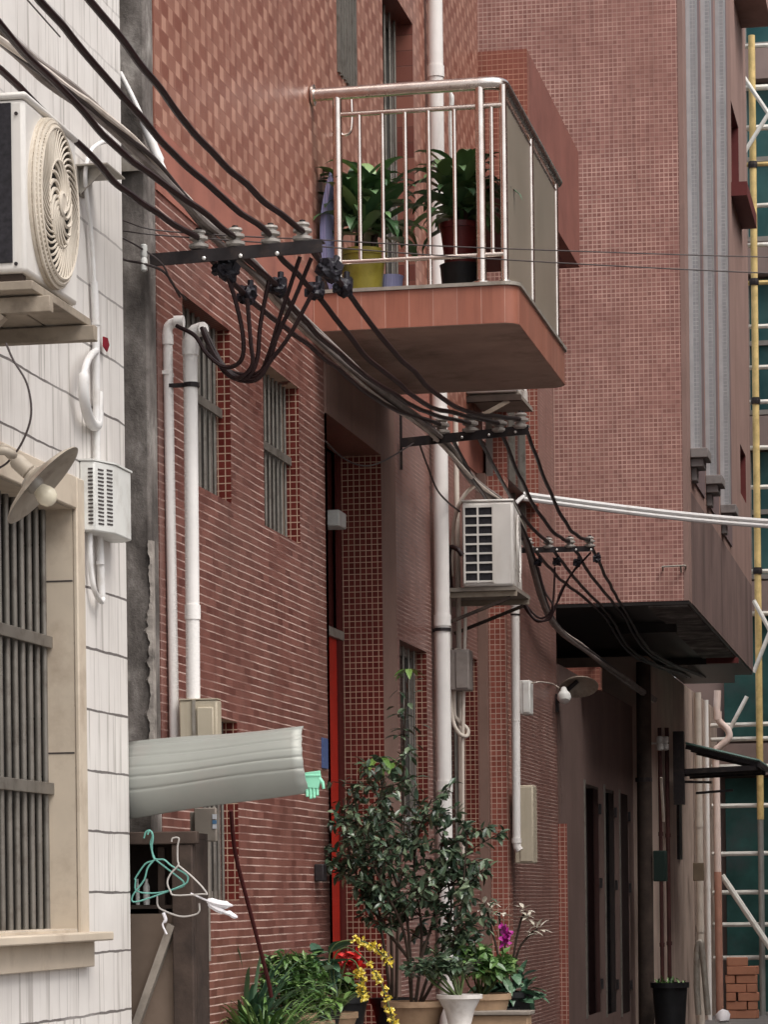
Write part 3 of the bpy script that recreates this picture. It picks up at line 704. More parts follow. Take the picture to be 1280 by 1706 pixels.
def insulator(c, parent, s=1.0):
    k = MB(); k.lathe([(.012*s, -.034*s), (.034*s, -.034*s), (.044*s, -.024*s), (.044*s, -.012*s), (.026*s, -.006*s), (.026*s, .004*s), (.042*s, .010*s), (.042*s, .022*s), (.026*s, .028*s), (.026*s, .034*s), (.034*s, .040*s), (.030*s, .050*s), (.010*s, .054*s)], c, 18)
    o = k.build('insulator', M_CERAMIC, parent, smooth=True)
    b_ = MB(); b_.lathe([(.008*s, .05*s), (.014*s, .051*s), (.014*s, .062*s), (.006*s, .064*s)], c, 8); b_.build('nut', M_IRON, o)
    return o
def angle_arm(a, b, h, parent, name='crossarm', boltpx=None):
    k = MB(); d = (b - a); n_ = Vector((0, 1, 0))
    k.bar(a, b, .008, h); 
    k.bar(a + Vector((0, .03, h/2 - .003)), b + Vector((0, .03, h/2 - .003)), .06, .007)
    return k.build(name, M_IRON, parent)
A1, A2 = P(250, 434, Y=YA), P(537, 410, Y=YA)
arm = angle_arm(A1, A2, .052, up)
for px, py in ((340, 431), (401, 427), (462, 423)):
    c = P(px, py, Y=YA - .005); k = MB(); k.lathe([(.0085, 0), (.0085, .006), (.004, .009)], c, 8, Matrix.Rotation(R(90), 3, 'X')); k.build('bolt', M_BOLT, arm)
INS1 = [P(331, 404, Y=YA + .03), P(392, 400, Y=YA + .03), P(451, 396, Y=YA + .03), P(504, 391, Y=YA + .03)]
for c in INS1: insulator(c, arm, .92)
k = MB(); c0, c1 = P(150, 270, Y=YP1 - .06), P(252, 262, Y=YP1 - .06)
# strap bracket higher up the pole
bb = MB(); bz = c1.z
bb.box(xpr - .36, xpr + .006, YP1 - .032, YP1 - .022, bz - .045, bz + .02); bb.box(xpr - .36, xpr + .006, YP1 - .022, YP1 + .02, bz + .01, bz + .02)
bb.build('strap_bracket', M_BRACKET, up)
k = MB(); c = P(240, 430, Y=YP1 - .09); k.lathe([(.008, -.055), (.014, -.05), (.015, -.01), (.011, 0), (.015, .01), (.014, .05), (.008, .055)], c, 12); k.build('strain_insulator', M_BOXWHITE, up, smooth=True)

# steel plate bracket on the white wall, beside the pole
yb_ = yx(165, 290, XR + .1)
k = MB(); x0 = XR + .002
k.box(x0, x0 + .13, yb_, yb_ + .25, zx(165, 272, XR + .1) - .006, zx(165, 272, XR + .1))
k.box(x0, x0 + .012, yb_, yb_ + .12, zx(165, 335, XR + .05), zx(165, 272, XR + .1) - .0065)
k.prism([(x0 + .012, yb_ + .04, zx(165, 272, XR+.1) - .008), (x0 + .12, yb_ + .04, zx(165, 272, XR+.1) - .008), (x0 + .012, yb_ + .04, zx(165, 318, XR+.1))], (0, .006, 0))
tag(k.build('wall_bracket', M_BRACKET, None, origin=(x0, yb_, zx(165, 300, XR))), 'dull metal angle bracket on the white wall beside the pole', 'bracket')

# ------------------------------------------------------------------ second and third crossarms, on the walls
Y2 = yx(668, 730, XR + .02) 
c2 = thing('crossarm_bracket', 'black iron crossarm bolted to the wall under the balcony with four insulators', 'crossarm', P(662, 730, Y=Y2))
k = MB(); xa_ = xy(662, 730, Y2); k.box(max(xa_ - .025, XR + .013), xa_ + .03, Y2, Y2 + .008, zy(662, 783, Y2), zy(662, 672, Y2)); k.build('back_plate', M_IRON, c2)
B1, B2 = P(668, 738, Y=Y2 - .006), P(881, 716, Y=Y2 - .006)
arm2 = angle_arm(B1, B2, .055, c2)
for px, py in ((724, 733), (770, 729), (815, 725), (859, 720)):
    c = P(px, py, Y=Y2 - .012); k = MB(); k.lathe([(.008, 0), (.008, .006), (.004, .009)], c, 8, Matrix.Rotation(R(90), 3, 'X')); k.build('bolt', M_BOLT, arm2)
INS2 = [P(736, 714, Y=Y2 + .02), P(784, 711, Y=Y2 + .02), P(832, 711, Y=Y2 + .02), P(868, 705, Y=Y2 + .02)]
for c in INS2: insulator(c, arm2, 1.15)
Y3 = yx(862, 920, XP) - .1
c3 = thing('crossarm_bracket', 'black iron crossarm beyond the hanging air conditioner, before the salmon wall', 'crossarm', P(860, 920, Y=Y3))
C1, C2_ = Vector((XP + .002, Y3, zy(860, 917, Y3))), P(989, 914, Y=Y3)
arm3 = angle_arm(C1, C2_, .04, c3)
k = MB(); k.box(XP + .001, XP + .01, Y3 - .1, Y3 + .1, C1.z - .12, C1.z + .12); k.build('back_plate', M_IRON, c3)
INS3 = [P(881, 908, Y=Y3 + .02), P(914, 907, Y=Y3 + .02), P(950, 906, Y=Y3 + .02), P(983, 905, Y=Y3 + .02)]
for c in INS3: insulator(c, arm3, .9)
for px in (895, 928, 960, 985):
    c = P(px, 916, Y=Y3 - .006); k = MB(); k.lathe([(.008, 0), (.008, .006), (.004, .009)], c, 8, Matrix.Rotation(R(90), 3, 'X')); k.build('bolt', M_BOLT, arm3)

# ------------------------------------------------------------------ power cables: roof line -> crossarm 1 -> 2 -> 3 -> away
def connector(c, d, parent, s=1.0):
    k = MB(); d = Vector(d).normalized(); q = d.to_track_quat('Y', 'Z').to_matrix()
    bm = bmesh.new(); bmesh.ops.create_icosphere(bm, subdivisions=3, radius=1)
    off = Vector((rnd(0, 9), rnd(0, 9), rnd(0, 9)))
    for v in bm.verts:
        u = v.co.copy(); e = max(abs(u.x), abs(u.y), abs(u.z)); u = u.lerp(u / e, .45)
        u *= 1 + .55 * mnoise.noise(u * 1.7 + off) + .22 * mnoise.noise(u * 4 + off)
        v.co = u
    bm.verts.index_update()
    k.add([Vector(c) + q @ Vector((v.co.x * .027, v.co.y * .040, v.co.z * .029)) * s for v in bm.verts], [tuple(v.index for v in f.verts) for f in bm.faces]); bm.free()
    k.obox(Vector(c) + q @ Vector((.02, .012, .018)) * s, .018*s, .03*s, .03*s, q); k.obox(Vector(c) + q @ Vector((-.016, -.022, -.012)) * s, .03*s, .018*s, .026*s, q)
    k.lathe([(.011*s, .02*s), (.011*s, .05*s), (.007*s, .052*s)], Vector(c) + q @ Vector((.012, 0, 0)) * s, 8, q)
    return k.build('connector', M_LUMP, parent)
names = [('leftmost', 'first'), ('second', 'second'), ('third', 'third'), ('rightmost', 'fourth')]
near_px = [[(0, 118), (40, 153), (135, 247), (190, 301), (260, 355)], [(0, 38), (100, 150), (200, 249), (300, 326)], [(65, 0), (130, 76), (250, 215), (350, 312)], [(148, 0), (200, 63), (260, 142), (330, 226), (420, 318)]]
mid_px = [[(412, 492), (460, 533), (540, 596), (640, 672)], [(462, 478), (520, 548), (600, 617), (700, 683)], [(525, 485), (575, 552), (620, 601), (720, 676)], [(572, 478), (620, 542), (690, 620), (770, 682)]]
far_px = [[(759, 742), (792, 803), (840, 872)], [(803, 738), (845, 818), (884, 876)], [(842, 735), (880, 822), (920, 884)], [(883, 730), (915, 815), (952, 884)]]
out_px = [(1000, 1010), (1008, 1005), (1032, 1004), (1040, 1000)]
lab = ['black power cable on the leftmost insulator of the nearest crossarm', 'black power cable on the second insulator from the left of the nearest crossarm',
       'black power cable on the third insulator from the left of the nearest crossarm', 'black power cable on the rightmost insulator of the nearest crossarm']
CONN = []
for i in range(4):
    a1 = INS1[i] + Vector((0, 0, .012)); a2 = INS2[i] + Vector((0, 0, .02)); a3 = INS3[i] + Vector((0, 0, .015))
    pts = [P(px, py, X=a1.x) for px, py in near_px[i]]
    d0 = pts[0] - pts[1]; d0.normalize()
    pts = [pts[0] + d0 * 2.2] + pts + [a1]
    j = pts[-1].copy()
    mp = [PV(px, py, a1, a2) for px, py in mid_px[i]]
    jj = a1 + Vector((.015, .06, -.10))
    seg1 = smoothpts(pts, 8)
    seg2 = smoothpts([a1, jj if False else a1 * .75 + mp[0] * .25 + Vector((0, 0, -.03))] + mp + [a2], 8)
    fp = [PV(px, py, a2, a3) for px, py in far_px[i]]
    seg3 = smoothpts([a2] + fp + [a3], 8)
    end = P(*out_px[i], Y=YB + .15)
    seg4 = smoothpts([a3, a3 * .6 + end * .4 + Vector((0, 0, -.06)), Vector((end.x, YB + .35, zo - .06)), Vector((end.x + .03, YB + 2.4, zo - .24)), Vector((end.x + .1, YBE - .8, zo - .10))], 8)
    allp = seg1 + seg2[1:] + seg3[1:] + seg4[1:]
    allp = [q_ + Vector((mnoise.noise(q_ * 2.3 + Vector((i, 0, 0))), 0, mnoise.noise(q_ * 3.1 + Vector((0, i, 5))))) * .011 for q_ in allp]
    k = MB(); k.tube(allp, .0125, 8)

    o = k.build('power_cable', M_CABLE, None, smooth=True, origin=INS1[i]); tag(o, lab[i], 'cable', 'power cables strung along the crossarms')
    CONN.append((connector(mp[0], mp[1] - mp[0], o, 1.25), mp[0]))
    o3 = [(897, 937), (928, 936), (962, 938), (995, 931)][i]
    connector(PV(*o3, a3, end) if False else P(*o3, Y=Y3 + .08), (seg4[9] - a3), o, .9)
# service drops from the clamps into the two grey conduits
YK = YP1 + .12
drops = [([(377, 455), (392, 500), (405, 560), (402, 600), (375, 612), (345, 590), (325, 560), (294, 543)], 'thin black service wire looping from the leftmost clamp into the narrow conduit'),
         ([(412, 497), (418, 570), (420, 610), (392, 630), (360, 596), (336, 546)], 'thin black service wire looping from the second clamp into the wide conduit'),
         ([(448, 468), (434, 540), (428, 600), (410, 630), (378, 618), (345, 570), (337, 547)], 'thin black service wire looping from the third clamp into the wide conduit'),
         ([(519, 430), (490, 500), (462, 560), (445, 610), (415, 632), (375, 612), (340, 547)], 'thin black service wire running from the crossarm end to the wide conduit'),
         ([(521, 488), (482, 560), (452, 600), (425, 634), (380, 625), (350, 580), (338, 549)], 'thin black service wire looping from the fourth clamp into the wide conduit'),
         ([(500, 428), (466, 530), (448, 590), (430, 622), (385, 620), (352, 590), (341, 549)], 'thin black service wire dropping behind the others into the wide conduit')]
k = None
for i, (pp, l_) in enumerate(drops):
    ys = [YA + .09 + (YK - YA - .02) * j / (len(pp) - 1) + (i - 2) * .012 for j in range(len(pp))]
    k = MB(); k.tube(smoothpts([P(px, py, Y=y) for (px, py), y in zip(pp, ys)], 7), .0092, 7)
    tag(k.build('service_wire', M_CABLE, None, smooth=True, origin=P(*pp[3], Y=ys[3])), l_, 'wire', 'service wires hanging under the nearest crossarm')
for (px, py, l_) in ((377, 452, 'black clamp hung directly under the crossarm beside the leftmost service wire'), (549, 450, 'black clamp in front of the lavender mat, uppermost of its pair')):
    c = connector(P(px, py, Y=YA + .07), (.2, .3, -.2), None, 1.25)
    c.name = 'cable_clamp'; tag(c, l_, 'clamp', 'clamps on the cables under the nearest crossarm')
drops3 = [[(897, 945), (908, 985), (922, 1010), (915, 1032), (890, 1030), (870, 995), (862, 988)], [(925, 945), (922, 1000), (915, 1028), (893, 1034), (872, 1005), (863, 990)],
          [(960, 945), (935, 985), (922, 1020), (898, 1036), (876, 1015), (864, 990)], [(985, 920), (950, 960), (925, 1010), (902, 1030), (880, 1012), (866, 991)]]
for i, pp in enumerate(drops3):
    k = MB(); k.tube(smoothpts([P(px, py, Y=Y3 + .05 + .012 * i) for px, py in pp], 7), .0075, 7)
    tag(k.build('service_wire', M_CABLE, None, smooth=True, origin=P(*pp[3], Y=Y3)), ['thin dark service wire from the leftmost far clamp into the far white conduit', 'thin dark service wire from the second far clamp into the far white conduit', 'thin dark service wire from the third far clamp into the far white conduit', 'thin dark service wire crossing from the far crossarm tip to the far white conduit'][i], 'wire', 'service wires hanging under the far crossarm')

# thick grey bundle of communication cables
XBU = XR + .24
bp = [(-60, 20), (0, 62), (90, 130), (170, 196), (245, 258), (310, 335), (350, 385), (430, 452), (500, 535), (580, 606), (660, 672), (735, 735), (790, 800), (850, 850), (876, 900), (920, 1030), (985, 1090), (1040, 1130), (1092, 1166)]
bpts = [P(px, py, X=XBU + max(0, i_ - 12) * .022) for i_, (px, py) in enumerate(bp)]
bpts[0] = bpts[1] + (bpts[1] - bpts[2]) * 3
bs = smoothpts(bpts, 10)
bt = thing('cable_bundle', 'thick dusty grey bundle of cables sagging along the wall behind the crossarms', 'cable', bpts[8])
for q in range(5):
    k = MB(); pts = []
    for j, p_ in enumerate(bs):
        a = j * .06 + q * 1.257 + .4 * math.sin(j * .11); rr = .018 + .008 * math.sin(j * .3 + q)
        pts.append(p_ + Vector((math.cos(a) * rr, 0, math.sin(a) * rr + (-.02 if q == 4 else 0) * abs(math.sin(j*.12)))))
    k.tube(pts, [.013, .011, .016, .010, .012][q], 8); k.build('strand', [M_BUNDLE, M_BUNDLE, M_BUNDLE, M_WIRE, M_PVCOLD][q], bt, smooth=True)
# white cable off the pole
k = MB(); k.tube(smoothpts([P(200, 122, Y=YP1 - .03), P(222, 165, Y=YP1 - .03), P(240, 205, Y=YP1 - .035), P(256, 245, Y=YP1 - .035), P(268, 272, Y=YP1 - .05), P(280, 300, Y=YP1 - .05)], 6), [.011]*12 + [.02]*12 + [.012]*7, 10)
tag(k.build('telephone_cable', M_WHITECABLE, None, smooth=True, origin=P(222, 165, Y=YP1)), 'white cable curving down the top of the concrete pole', 'cable')
# white conduit pair over the street
a = P(872, 827, Y=Y3 + .5); e_ = P(1280, 850, Y=Y3 + .9)
ext = e_ + (e_ - a) * 1.2
wt = thing('overhead_conduit', 'pair of white cables stretched across the street past the salmon wall', 'cable', a)
for q in (-1, 1):
    k = MB(); n_ = 16; pts = [a.lerp(ext, i / n_) + Vector((0, 0, q * .017 - .10 * math.sin(math.pi * i / n_) + .0)) for i in range(n_ + 1)]
    k.tube(pts, .018, 8); k.build('strand', M_WHITECABLE, wt, smooth=True)
k = MB(); k.tube(smoothpts([P(852, 848, Y=Y3 + .1), P(862, 836, Y=Y3 + .3), a], 5), .016, 8); k.build('strand', M_WHITECABLE, wt, smooth=True)
k = MB(); k.bar(a + Vector((-.03, 0, 0)), Vector((XP + .001, a.y, a.z)), .012); k.build('hook', M_BRACKET, wt)
# thin wires
def thin(pp, ys, label, r=.0032, mat=None, cat='wire', group=None, name='thin_wire'):
    pts = [P(px, py, Y=y) for (px, py), y in zip(pp, ys)]
    k = MB(); k.tube(smoothpts(pts, 6), r, 6)
    return tag(k.build(name, mat or M_WIRE, None, smooth=True, origin=pts[0]), label, cat, group)
y_a, y_b = YP1 - .1, YB - 3
thin([(205, 368), (262, 384), (400, 394), (530, 400), (700, 409), (960, 419), (1290, 429), (1700, 436)], [y_a, y_a, y_a + .3, y_a + .8, y_a + 1.3, y_a + 2, y_a + 2.6, y_a + 3], 'thin dark wire crossing the balcony railing and the salmon wall, upper one of two', group='thin wires crossing in front of the balcony')
thin([(205, 385), (262, 392), (400, 402), (530, 411), (700, 424), (960, 440), (1290, 456), (1700, 470)], [y_a - .02, y_a, y_a + .3, y_a + .8, y_a + 1.3, y_a + 2, y_a + 2.6, y_a + 3], 'thin dark wire crossing the balcony railing and the salmon wall, lower one of two', group='thin wires crossing in front of the balcony')
thin([(135, 362), (180, 385), (232, 412), (270, 440), (285, 470), (310, 500)], [YC - .3, YC - .1, YP1 - .12, YP1 - .1, YP1 - .05, YP1 + .2], 'thin sagging dark wire from the white wall past the white strain insulator', r=.004)
thin([(138, 388), (170, 410), (205, 432), (240, 440), (275, 455), (300, 495)], [YC - .3, YC - .1, YP1 - .1, YP1 - .1, YP1 - .05, YP1 + .25], 'knotted dark wire running from the white wall to the crossarm foot', r=.0055)
thin([(45, 0), (100, 62)], [YC - 2, YC - 1.2], 'hair thin grey wire high on the white wall', r=.003)
thin([(700, 742), (712, 775), (728, 815), (748, 838), (766, 852)], [Y2, Y2 + .3, Y2 + .6, Y2 + 1, Y2 + 1.4], 'thin dark wire dropping from the balcony crossarm to the hanging air conditioner', r=.006)
thin([(542, 735), (570, 762), (605, 776), (640, 768), (690, 738)], [YD0 - .1, YD0 + .2, YD0 + .5, YD1, Y2], 'thin grey wire sagging across the dark doorway top', r=.0045)
thin([(10, 572), (22, 600), (45, 640), (52, 690), (38, 735), (15, 768), (-5, 782)], [YC - 2.6] * 7, 'pair of thin dark wires looping down the white wall to the dish lamp', r=.0036)
thin([(0, 300 + 0), (0, 300)], [9, 9.01], None) if False else None

# ------------------------------------------------------------------ conduits and meter box on the red wall
def pipe(name, pts, r, mat, label, cat='pipe', group=None, collars=(), n=14):
    root = thing(name, label, cat, pts[-1], group)
    k = MB(); k.tube(pts, r, n); k.build('tube', mat, root, smooth=True)
    for (c, d, rr, hh) in collars:
        m = Vector(d).normalized().to_track_quat('Z', 'Y').to_matrix()
        k = MB(); k.lathe([(rr, -hh), (rr, hh)], c, n, m); k.build('collar', mat, root, smooth=True)
    return root
def elbow(p0, pts2, n=5): return smoothpts(pts2, n)
Yc1 = YP1 + .26
pa_t = P(279, 552, Y=Yc1); pa_b = P(291, 1238, Y=Yc1)
s_ = FPX / Yc1
pl_ = [pa_b, pa_t] + [pa_t + Vector((.035 - .035*math.cos(q), 0, .035*math.sin(q))) for q in (R(30), R(60), R(90))] + [pa_t + Vector((.055, -.005, .036))]
r_ = pipe('conduit', pl_, .0215, M_PVC, 'narrow white conduit on the red wall, elbow pointing right, nearest the pole', 'conduit', 'white conduits rising from the meter box', [(pa_t + Vector((0,0,-.035)), (0,0,1), .0255, .022), (pa_t + Vector((.052,-.004,.036)), (1,0,0), .0255, .02)])
k = MB(); c = P(272, 622, Y=Yc1); k.box(c.x - .02, c.x + .03, Yc1 - .024, Yc1 + .06, c.z - .008, c.z + .008); k.build('clip', M_PVC, r_)
pb_t = P(317, 568, Y=Yc1 - .02); pb_b = P(322, 1172, Y=Yc1 - .02)
pl_ = [pb_b, pb_t] + [pb_t + Vector((.045 - .045*math.cos(q), 0, .045*math.sin(q))) for q in (R(30), R(60), R(90))] + [pb_t + Vector((.06, -.01, .044))]
r_ = pipe('conduit', pl_, .030, M_PVC, 'wide white conduit on the red wall entering the beige meter box', 'conduit', 'white conduits rising from the meter box', [(pb_t + Vector((0,0,-.03)), (0,0,1), .035, .03), (P(319, 640, Y=Yc1 - .02), (0,0,1), .0325, .006), (P(321, 1020, Y=Yc1-.02), (0,0,1), .034, .03)])
k = MB(); k.lathe([(.0345, -.01), (.0345, .01)], P(319, 642, Y=Yc1 - .02), 14); k.box(P(319, 642, Y=Yc1).x - .10, P(319, 642, Y=Yc1).x, Yc1 - .02, Yc1 - .0, P(319, 642, Y=Yc1).z - .008, P(319, 642, Y=Yc1).z + .008); k.build('clamp', M_IRON, r_)
# beige meter box
ym0 = YP1 + .2
x0, x1, z0, z1 = xy(298, 1200, ym0), xy(362, 1200, ym0), zy(330, 1262, ym0), zy(330, 1166, ym0)
mt = thing('meter_box', 'beige electric meter box below the two conduits, behind the sheet awning', 'meter box', ((x0+x1)/2, ym0 + .1, z0))
k = MB(); k.box(x0, x1, ym0, Y0 + .12, z0, z1); k.build('case', M_BOXBEIGE, mt, bevel=.008)
k = MB(); k.box(x0 + (x1-x0)*.48, x1 - .014, ym0 - .012, ym0 - .0005, z0 + .02, z1 - .03); k.build('cover', M_BOXBEIGE, mt, bevel=.005)
k = MB(); k.box(x0 + (x1-x0)*.36, x0 + (x1-x0)*.44, ym0 - .008, ym0 - .0005, z0, z1); k.build('strap', M_BRACKET, mt)
k = MB(); k.box(x0 - .002, x1 + .002, ym0 - .003, Y0 + .1, z1 + .0005, z1 + .006); k.build('lid', M_BOXBEIGE, mt)

# ------------------------------------------------------------------ corrugated awning, glove, cabinet, hangers
ya0 = YC + .03
xe0 = XR - .05; xe1 = xy(503, 1235, ya0 + .12)
prof = []                                       # (y, z) profile from the wall side down to the curled lip
zt_, zb_ = zy(215, 1237, ya0 + .25), zy(215, 1364, ya0)
M_ = 96
RA = (zt_ - zb_) / (math.sin(R(78)) + math.sin(R(38)))
zca = zt_ - RA * math.sin(R(78))
for i in range(M_ + 1):
    f = i / M_; th = R(78 - 116 * f)
    rr = RA + .010 * math.exp(-((f - .22) / .05) ** 2) - sum(h_ * math.exp(-((f - q_) / .012) ** 2) for q_, h_ in ((.34, .004), (.47, .0025), (.57, .0035), (.70, .003)))
    prof.append((ya0 + RA * 1.05 - rr * math.cos(th), zca + rr * math.sin(th)))
k = MB(); n2 = 16
for i, (y, z) in enumerate(prof):
    for j in range(n2 + 1):
        g = j / n2; x = xe0 + (xe1 - xe0 + .045 * (i / M_) - .0012 * math.sin(i * .5)) * g
        k.v.append(Vector((x, y + .008 * math.sin(g * 5), z + (.045 + .05 * i / M_) * g + .003 * math.sin(g * 7 + i * .05))))
for i in range(M_):
    for j in range(n2): k.f.append((i*(n2+1)+j, i*(n2+1)+j+1, (i+1)*(n2+1)+j+1, (i+1)*(n2+1)+j))
aw = k.build('sheet_awning', M_SHEET, None, smooth=True, origin=(xe0, ya0 + .1, zb_))
m_ = aw.modifiers.new('thick', 'SOLIDIFY'); m_.thickness = .004
tag(aw, 'pale grey curled corrugated sheet awning jutting from behind the white wall', 'awning')
# mint rubber glove clipped to the awning end
gx, gz = xy(518, 1287, ya0 + .03), zy(518, 1287, ya0 + .03); gy = ya0 + .03
k = MB(); k.prism([(gx - .034, gy, gz), (gx + .036, gy, gz + .008), (gx + .038, gy, gz - .03), (gx + .030, gy, gz - .062), (gx - .024, gy, gz - .058), (gx - .030, gy, gz - .03)], (0, .016, 0))
for (ox, l, r__) in ((-.018, .038, .0068), (-.004, .046, .0072), (.010, .044, .0072), (.023, .034, .0066)):
    k.tube([(gx + ox, gy + .008, gz - .045), (gx + ox + .001, gy + .008, gz - .055 - l * .5), (gx + ox + .002, gy + .004, gz - .055 - l), (gx + ox + .002, gy + .004, gz - .058 - l)], [r__, r__, r__ * .9, r__ * .4], 8)
k.tube([(gx + .030, gy + .008, gz - .02), (gx + .046, gy + .006, gz - .04), (gx + .050, gy + .006, gz - .065)], [.009, .0075, .006], 8)
gl = k.build('rubber_glove', M_GLOVE, None, bevel=.004, origin=(gx, gy, gz)); tag(gl, 'mint green rubber glove hanging fingers down from the awning end', 'glove')
k = MB(); k.box(gx - .036, gx + .038, gy - .002, gy + .018, gz - .016, gz - .006); k.build('cuff_band', M_GLOVE, gl, bevel=.002)
# old timber cabinet under the awning
yw = YC + .06; xl = XR - .25; xr_ = xy(322, 1500, yw)
cb = thing('timber_cabinet', 'dark old timber cabinet standing in the gap under the sheet awning', 'cabinet', ((xl+xr_)/2, yw + .12, 0))
zz1 = zy(280, 1385, yw)
k = MB(); k.box(xl, xr_ + .02, yw - .012, yw + .03, zz1 - .05, zz1); k.build('top_rail', M_DARKWOOD, cb, bevel=.004)
k = MB(); k.box(xl, xr_, yw + .0305, yw + .25, zz1 - .03, zz1 - .006); k.build('top_board', M_DARKWOOD, cb)
px0 = xy(287, 1500, yw)
k = MB(); k.box(px0, xr_, yw - .006, yw + .05, 0, zz1 - .0505); k.build('post', M_DARKWOOD, cb, bevel=.006)
k = MB(); k.box(px0 - .075, px0 - .045, yw + .06, yw + .09, 0, zz1 - .06); k.build('post', M_DARKWOOD, cb, bevel=.004)
zp = zy(240, 1522, yw)
k = MB(); k.box(xl, px0 - .0005, yw + .03, yw + .045, .1, zp); k.build('panel', M_PLY, cb)
k = MB(); k.bar(P(222, 1705, Y=yw + .012) + Vector((-.03, 0, -.12)), P(287, 1540, Y=yw + .012), .03, .045, up=(0, 1, 0)); k.build('brace', M_GREYBOARD, cb)
k = MB(); k.box(xl, xr_, yw + .235, yw + .25, 0, zz1 - .031); k.build('back', M_DARKWOOD, cb)
k = MB(); k.box(xr_ - .02, xr_ - .0005, yw + .051, yw + .234, 0, zz1 - .031); k.build('side', M_DARKWOOD, cb)
k = MB(); k.box(xl, px0, yw + .05, yw + .23, zp + .02, zp + .035); k.build('shelf', M_DARKWOOD, cb)
for (px, pxx, pt, pb2, mm, l_) in ((226, 233, 1498, 1521, M_BOXWHITE, 'slim off white bottle on the cabinet shelf, left one of two'), (239, 250, 1490, 1521, M_BOXWHITE, 'wide off white bottle on the cabinet shelf, right one of two')):
    a_, c_ = xy(px, 1500, yw + .12), xy(pxx, 1500, yw + .12); rr = (c_ - a_) / 2; zb2 = zp + .036
    k = MB(); k.lathe([(rr*.9, 0), (rr, .008), (rr, .075), (rr*.5, .09), (rr*.5, .105)], ((a_+c_)/2, yw + .12, zb2), 12)
    tag(k.build('bottle', mm, None, smooth=True, origin=((a_+c_)/2, yw + .12, zb2)), l_, 'bottle')
# grey upright board beside it, bolted to the red wall corner
yg = Y0 - .06
gb = thing('conduit_trunking', 'grey weathered vertical trunking between the cabinet and the barred window', 'trunking', (xy(330, 1500, yg), yg, 0))
k = MB(); k.box(xy(318, 1500, yg), xy(346, 1500, yg), yg, yg + .05, zy(330, 1602, yg), zy(330, 1352, yg)); k.build('body', M_GREYBOARD, gb, bevel=.004)
k = MB(); k.box(xy(328, 1500, yg), xy(364, 1500, yg), yg - .03, yg - .0005, zy(330, 1402, yg), zy(330, 1346, yg)); k.build('hood', M_GREYBOARD, gb, bevel=.004)
for (a_, b_, m__) in ((1356, 1364, M_PAPER), (1366, 1372, M_BLUETAPE), (1373, 1380, M_PAPER)):
    k = MB(); k.box(xy(354, 1360, yg - .031), xy(361, 1360, yg - .031), yg - .033, yg - .0305, zy(358, b_, yg - .03), zy(358, a_, yg - .03)); k.build('sticker', m__, gb)
# wire hangers on the rail
def hanger(pp, y, mat, label, r=.0036, tilt=0):
    pts = [P(px, py, Y=y + tilt * i) for i, (px, py) in enumerate(pp)]
    k = MB(); k.tube(smoothpts(pts, 5), r, 6)
    tag(k.build('clothes_hanger', mat, None, smooth=True, origin=pts[0]), label, 'hanger', 'wire hangers on the cabinet rail')
yh_ = yw - .03
hanger([(240, 1396), (243, 1386), (250, 1383), (254, 1392), (251, 1404), (254, 1420), (257, 1432), (242, 1439), (226, 1462), (226, 1466), (228, 1484), (262, 1487), (303, 1477), (306, 1470), (300, 1463), (262, 1434), (257, 1431)], yh_, M_HANGGREEN, 'turquoise wire hanger on the cabinet rail, left front of the bunch')
hanger([(246, 1390), (249, 1384), (253, 1386), (255, 1396), (253, 1412), (256, 1428), (262, 1431), (274, 1432), (286, 1442), (310, 1456), (313, 1466), (305, 1474), (270, 1488), (226, 1502), (221, 1492), (240, 1466), (246, 1446), (257, 1432)], yh_ - .012, M_HANGGREEN, 'turquoise wire hanger swung lower behind the front turquoise one')
hanger([(286, 1402), (288, 1396), (298, 1396), (296, 1410), (296, 1432), (297, 1441), (284, 1456), (279, 1470), (284, 1484), (292, 1491), (338, 1489), (345, 1489), (336, 1476), (318, 1458), (297, 1441)], yh_ - .02, M_HANGGREY, 'grey wire hanger at the right of the turquoise ones')
hanger([(262, 1492), (263, 1508), (272, 1516), (300, 1526), (322, 1524), (332, 1518), (332, 1504)], yh_ + .005, M_HANGGREY, 'bent grey wire hanger hanging lowest under the others')
# white cloth on a stick end
k = MB(); c0 = P(345, 1490, Y=yw - .05); ptsA = [P(345, 1498, Y=yw - .04), P(358, 1502, Y=yw - .045), P(372, 1509, Y=yw - .05), (P(388, 1512, Y=yw - .05))]
for (pa, pb2, w0) in (((346, 1500), (388, 1508), .016), ((348, 1505), (378, 1520), .013), ((352, 1508), (396, 1526), .008), ((380, 1518), (396, 1528), .01)):
    k.tube(smoothpts([P(*pa, Y=yw - .045), P((pa[0]+pb2[0])/2, (pa[1]+pb2[1])/2 + 2, Y=yw - .05), P(*pb2, Y=yw - .05)], 4), [w0*.6] + [w0]*6 + [w0*.5, w0*.2], 7)
k.tube([P(318, 1488, Y=yw - .03), P(350, 1502, Y=yw - .045)], .004, 6)
tag(k.build('cloth_rag', M_CLOTH, None, smooth=True, origin=c0), 'crumpled white cloth rag on a stick end by the barred window', 'cloth')
k = MB(); k.tube(smoothpts([P(272, 1520, Y=yh_), P(276, 1532, Y=yh_), P(271, 1540, Y=yh_), P(278, 1556, Y=yh_)], 5), [.007]*8 + [.004]*8, 7)
tag(k.build('tape_strip', M_CLOTH, None, smooth=True, origin=P(272, 1520, Y=yh_)), 'curled white strip dangling below the hangers', 'strip')
k = MB(); k.tube(smoothpts([P(385, 1350, Y=Y0 + .15), P(392, 1420, Y=Y0 + .25), P(412, 1500, Y=Y0 + .4), P(445, 1625, Y=Y0 + .6), P(452, 1660, Y=Y0 + .65)], 6), .009, 8)
tag(k.build('garden_hose', plain('dark_maroon_hose', (.06, .012, .012), .5), None, smooth=True, origin=P(452, 1660, Y=Y0 + .65)), 'dark maroon hose slanting down the red wall into the plants', 'hose')
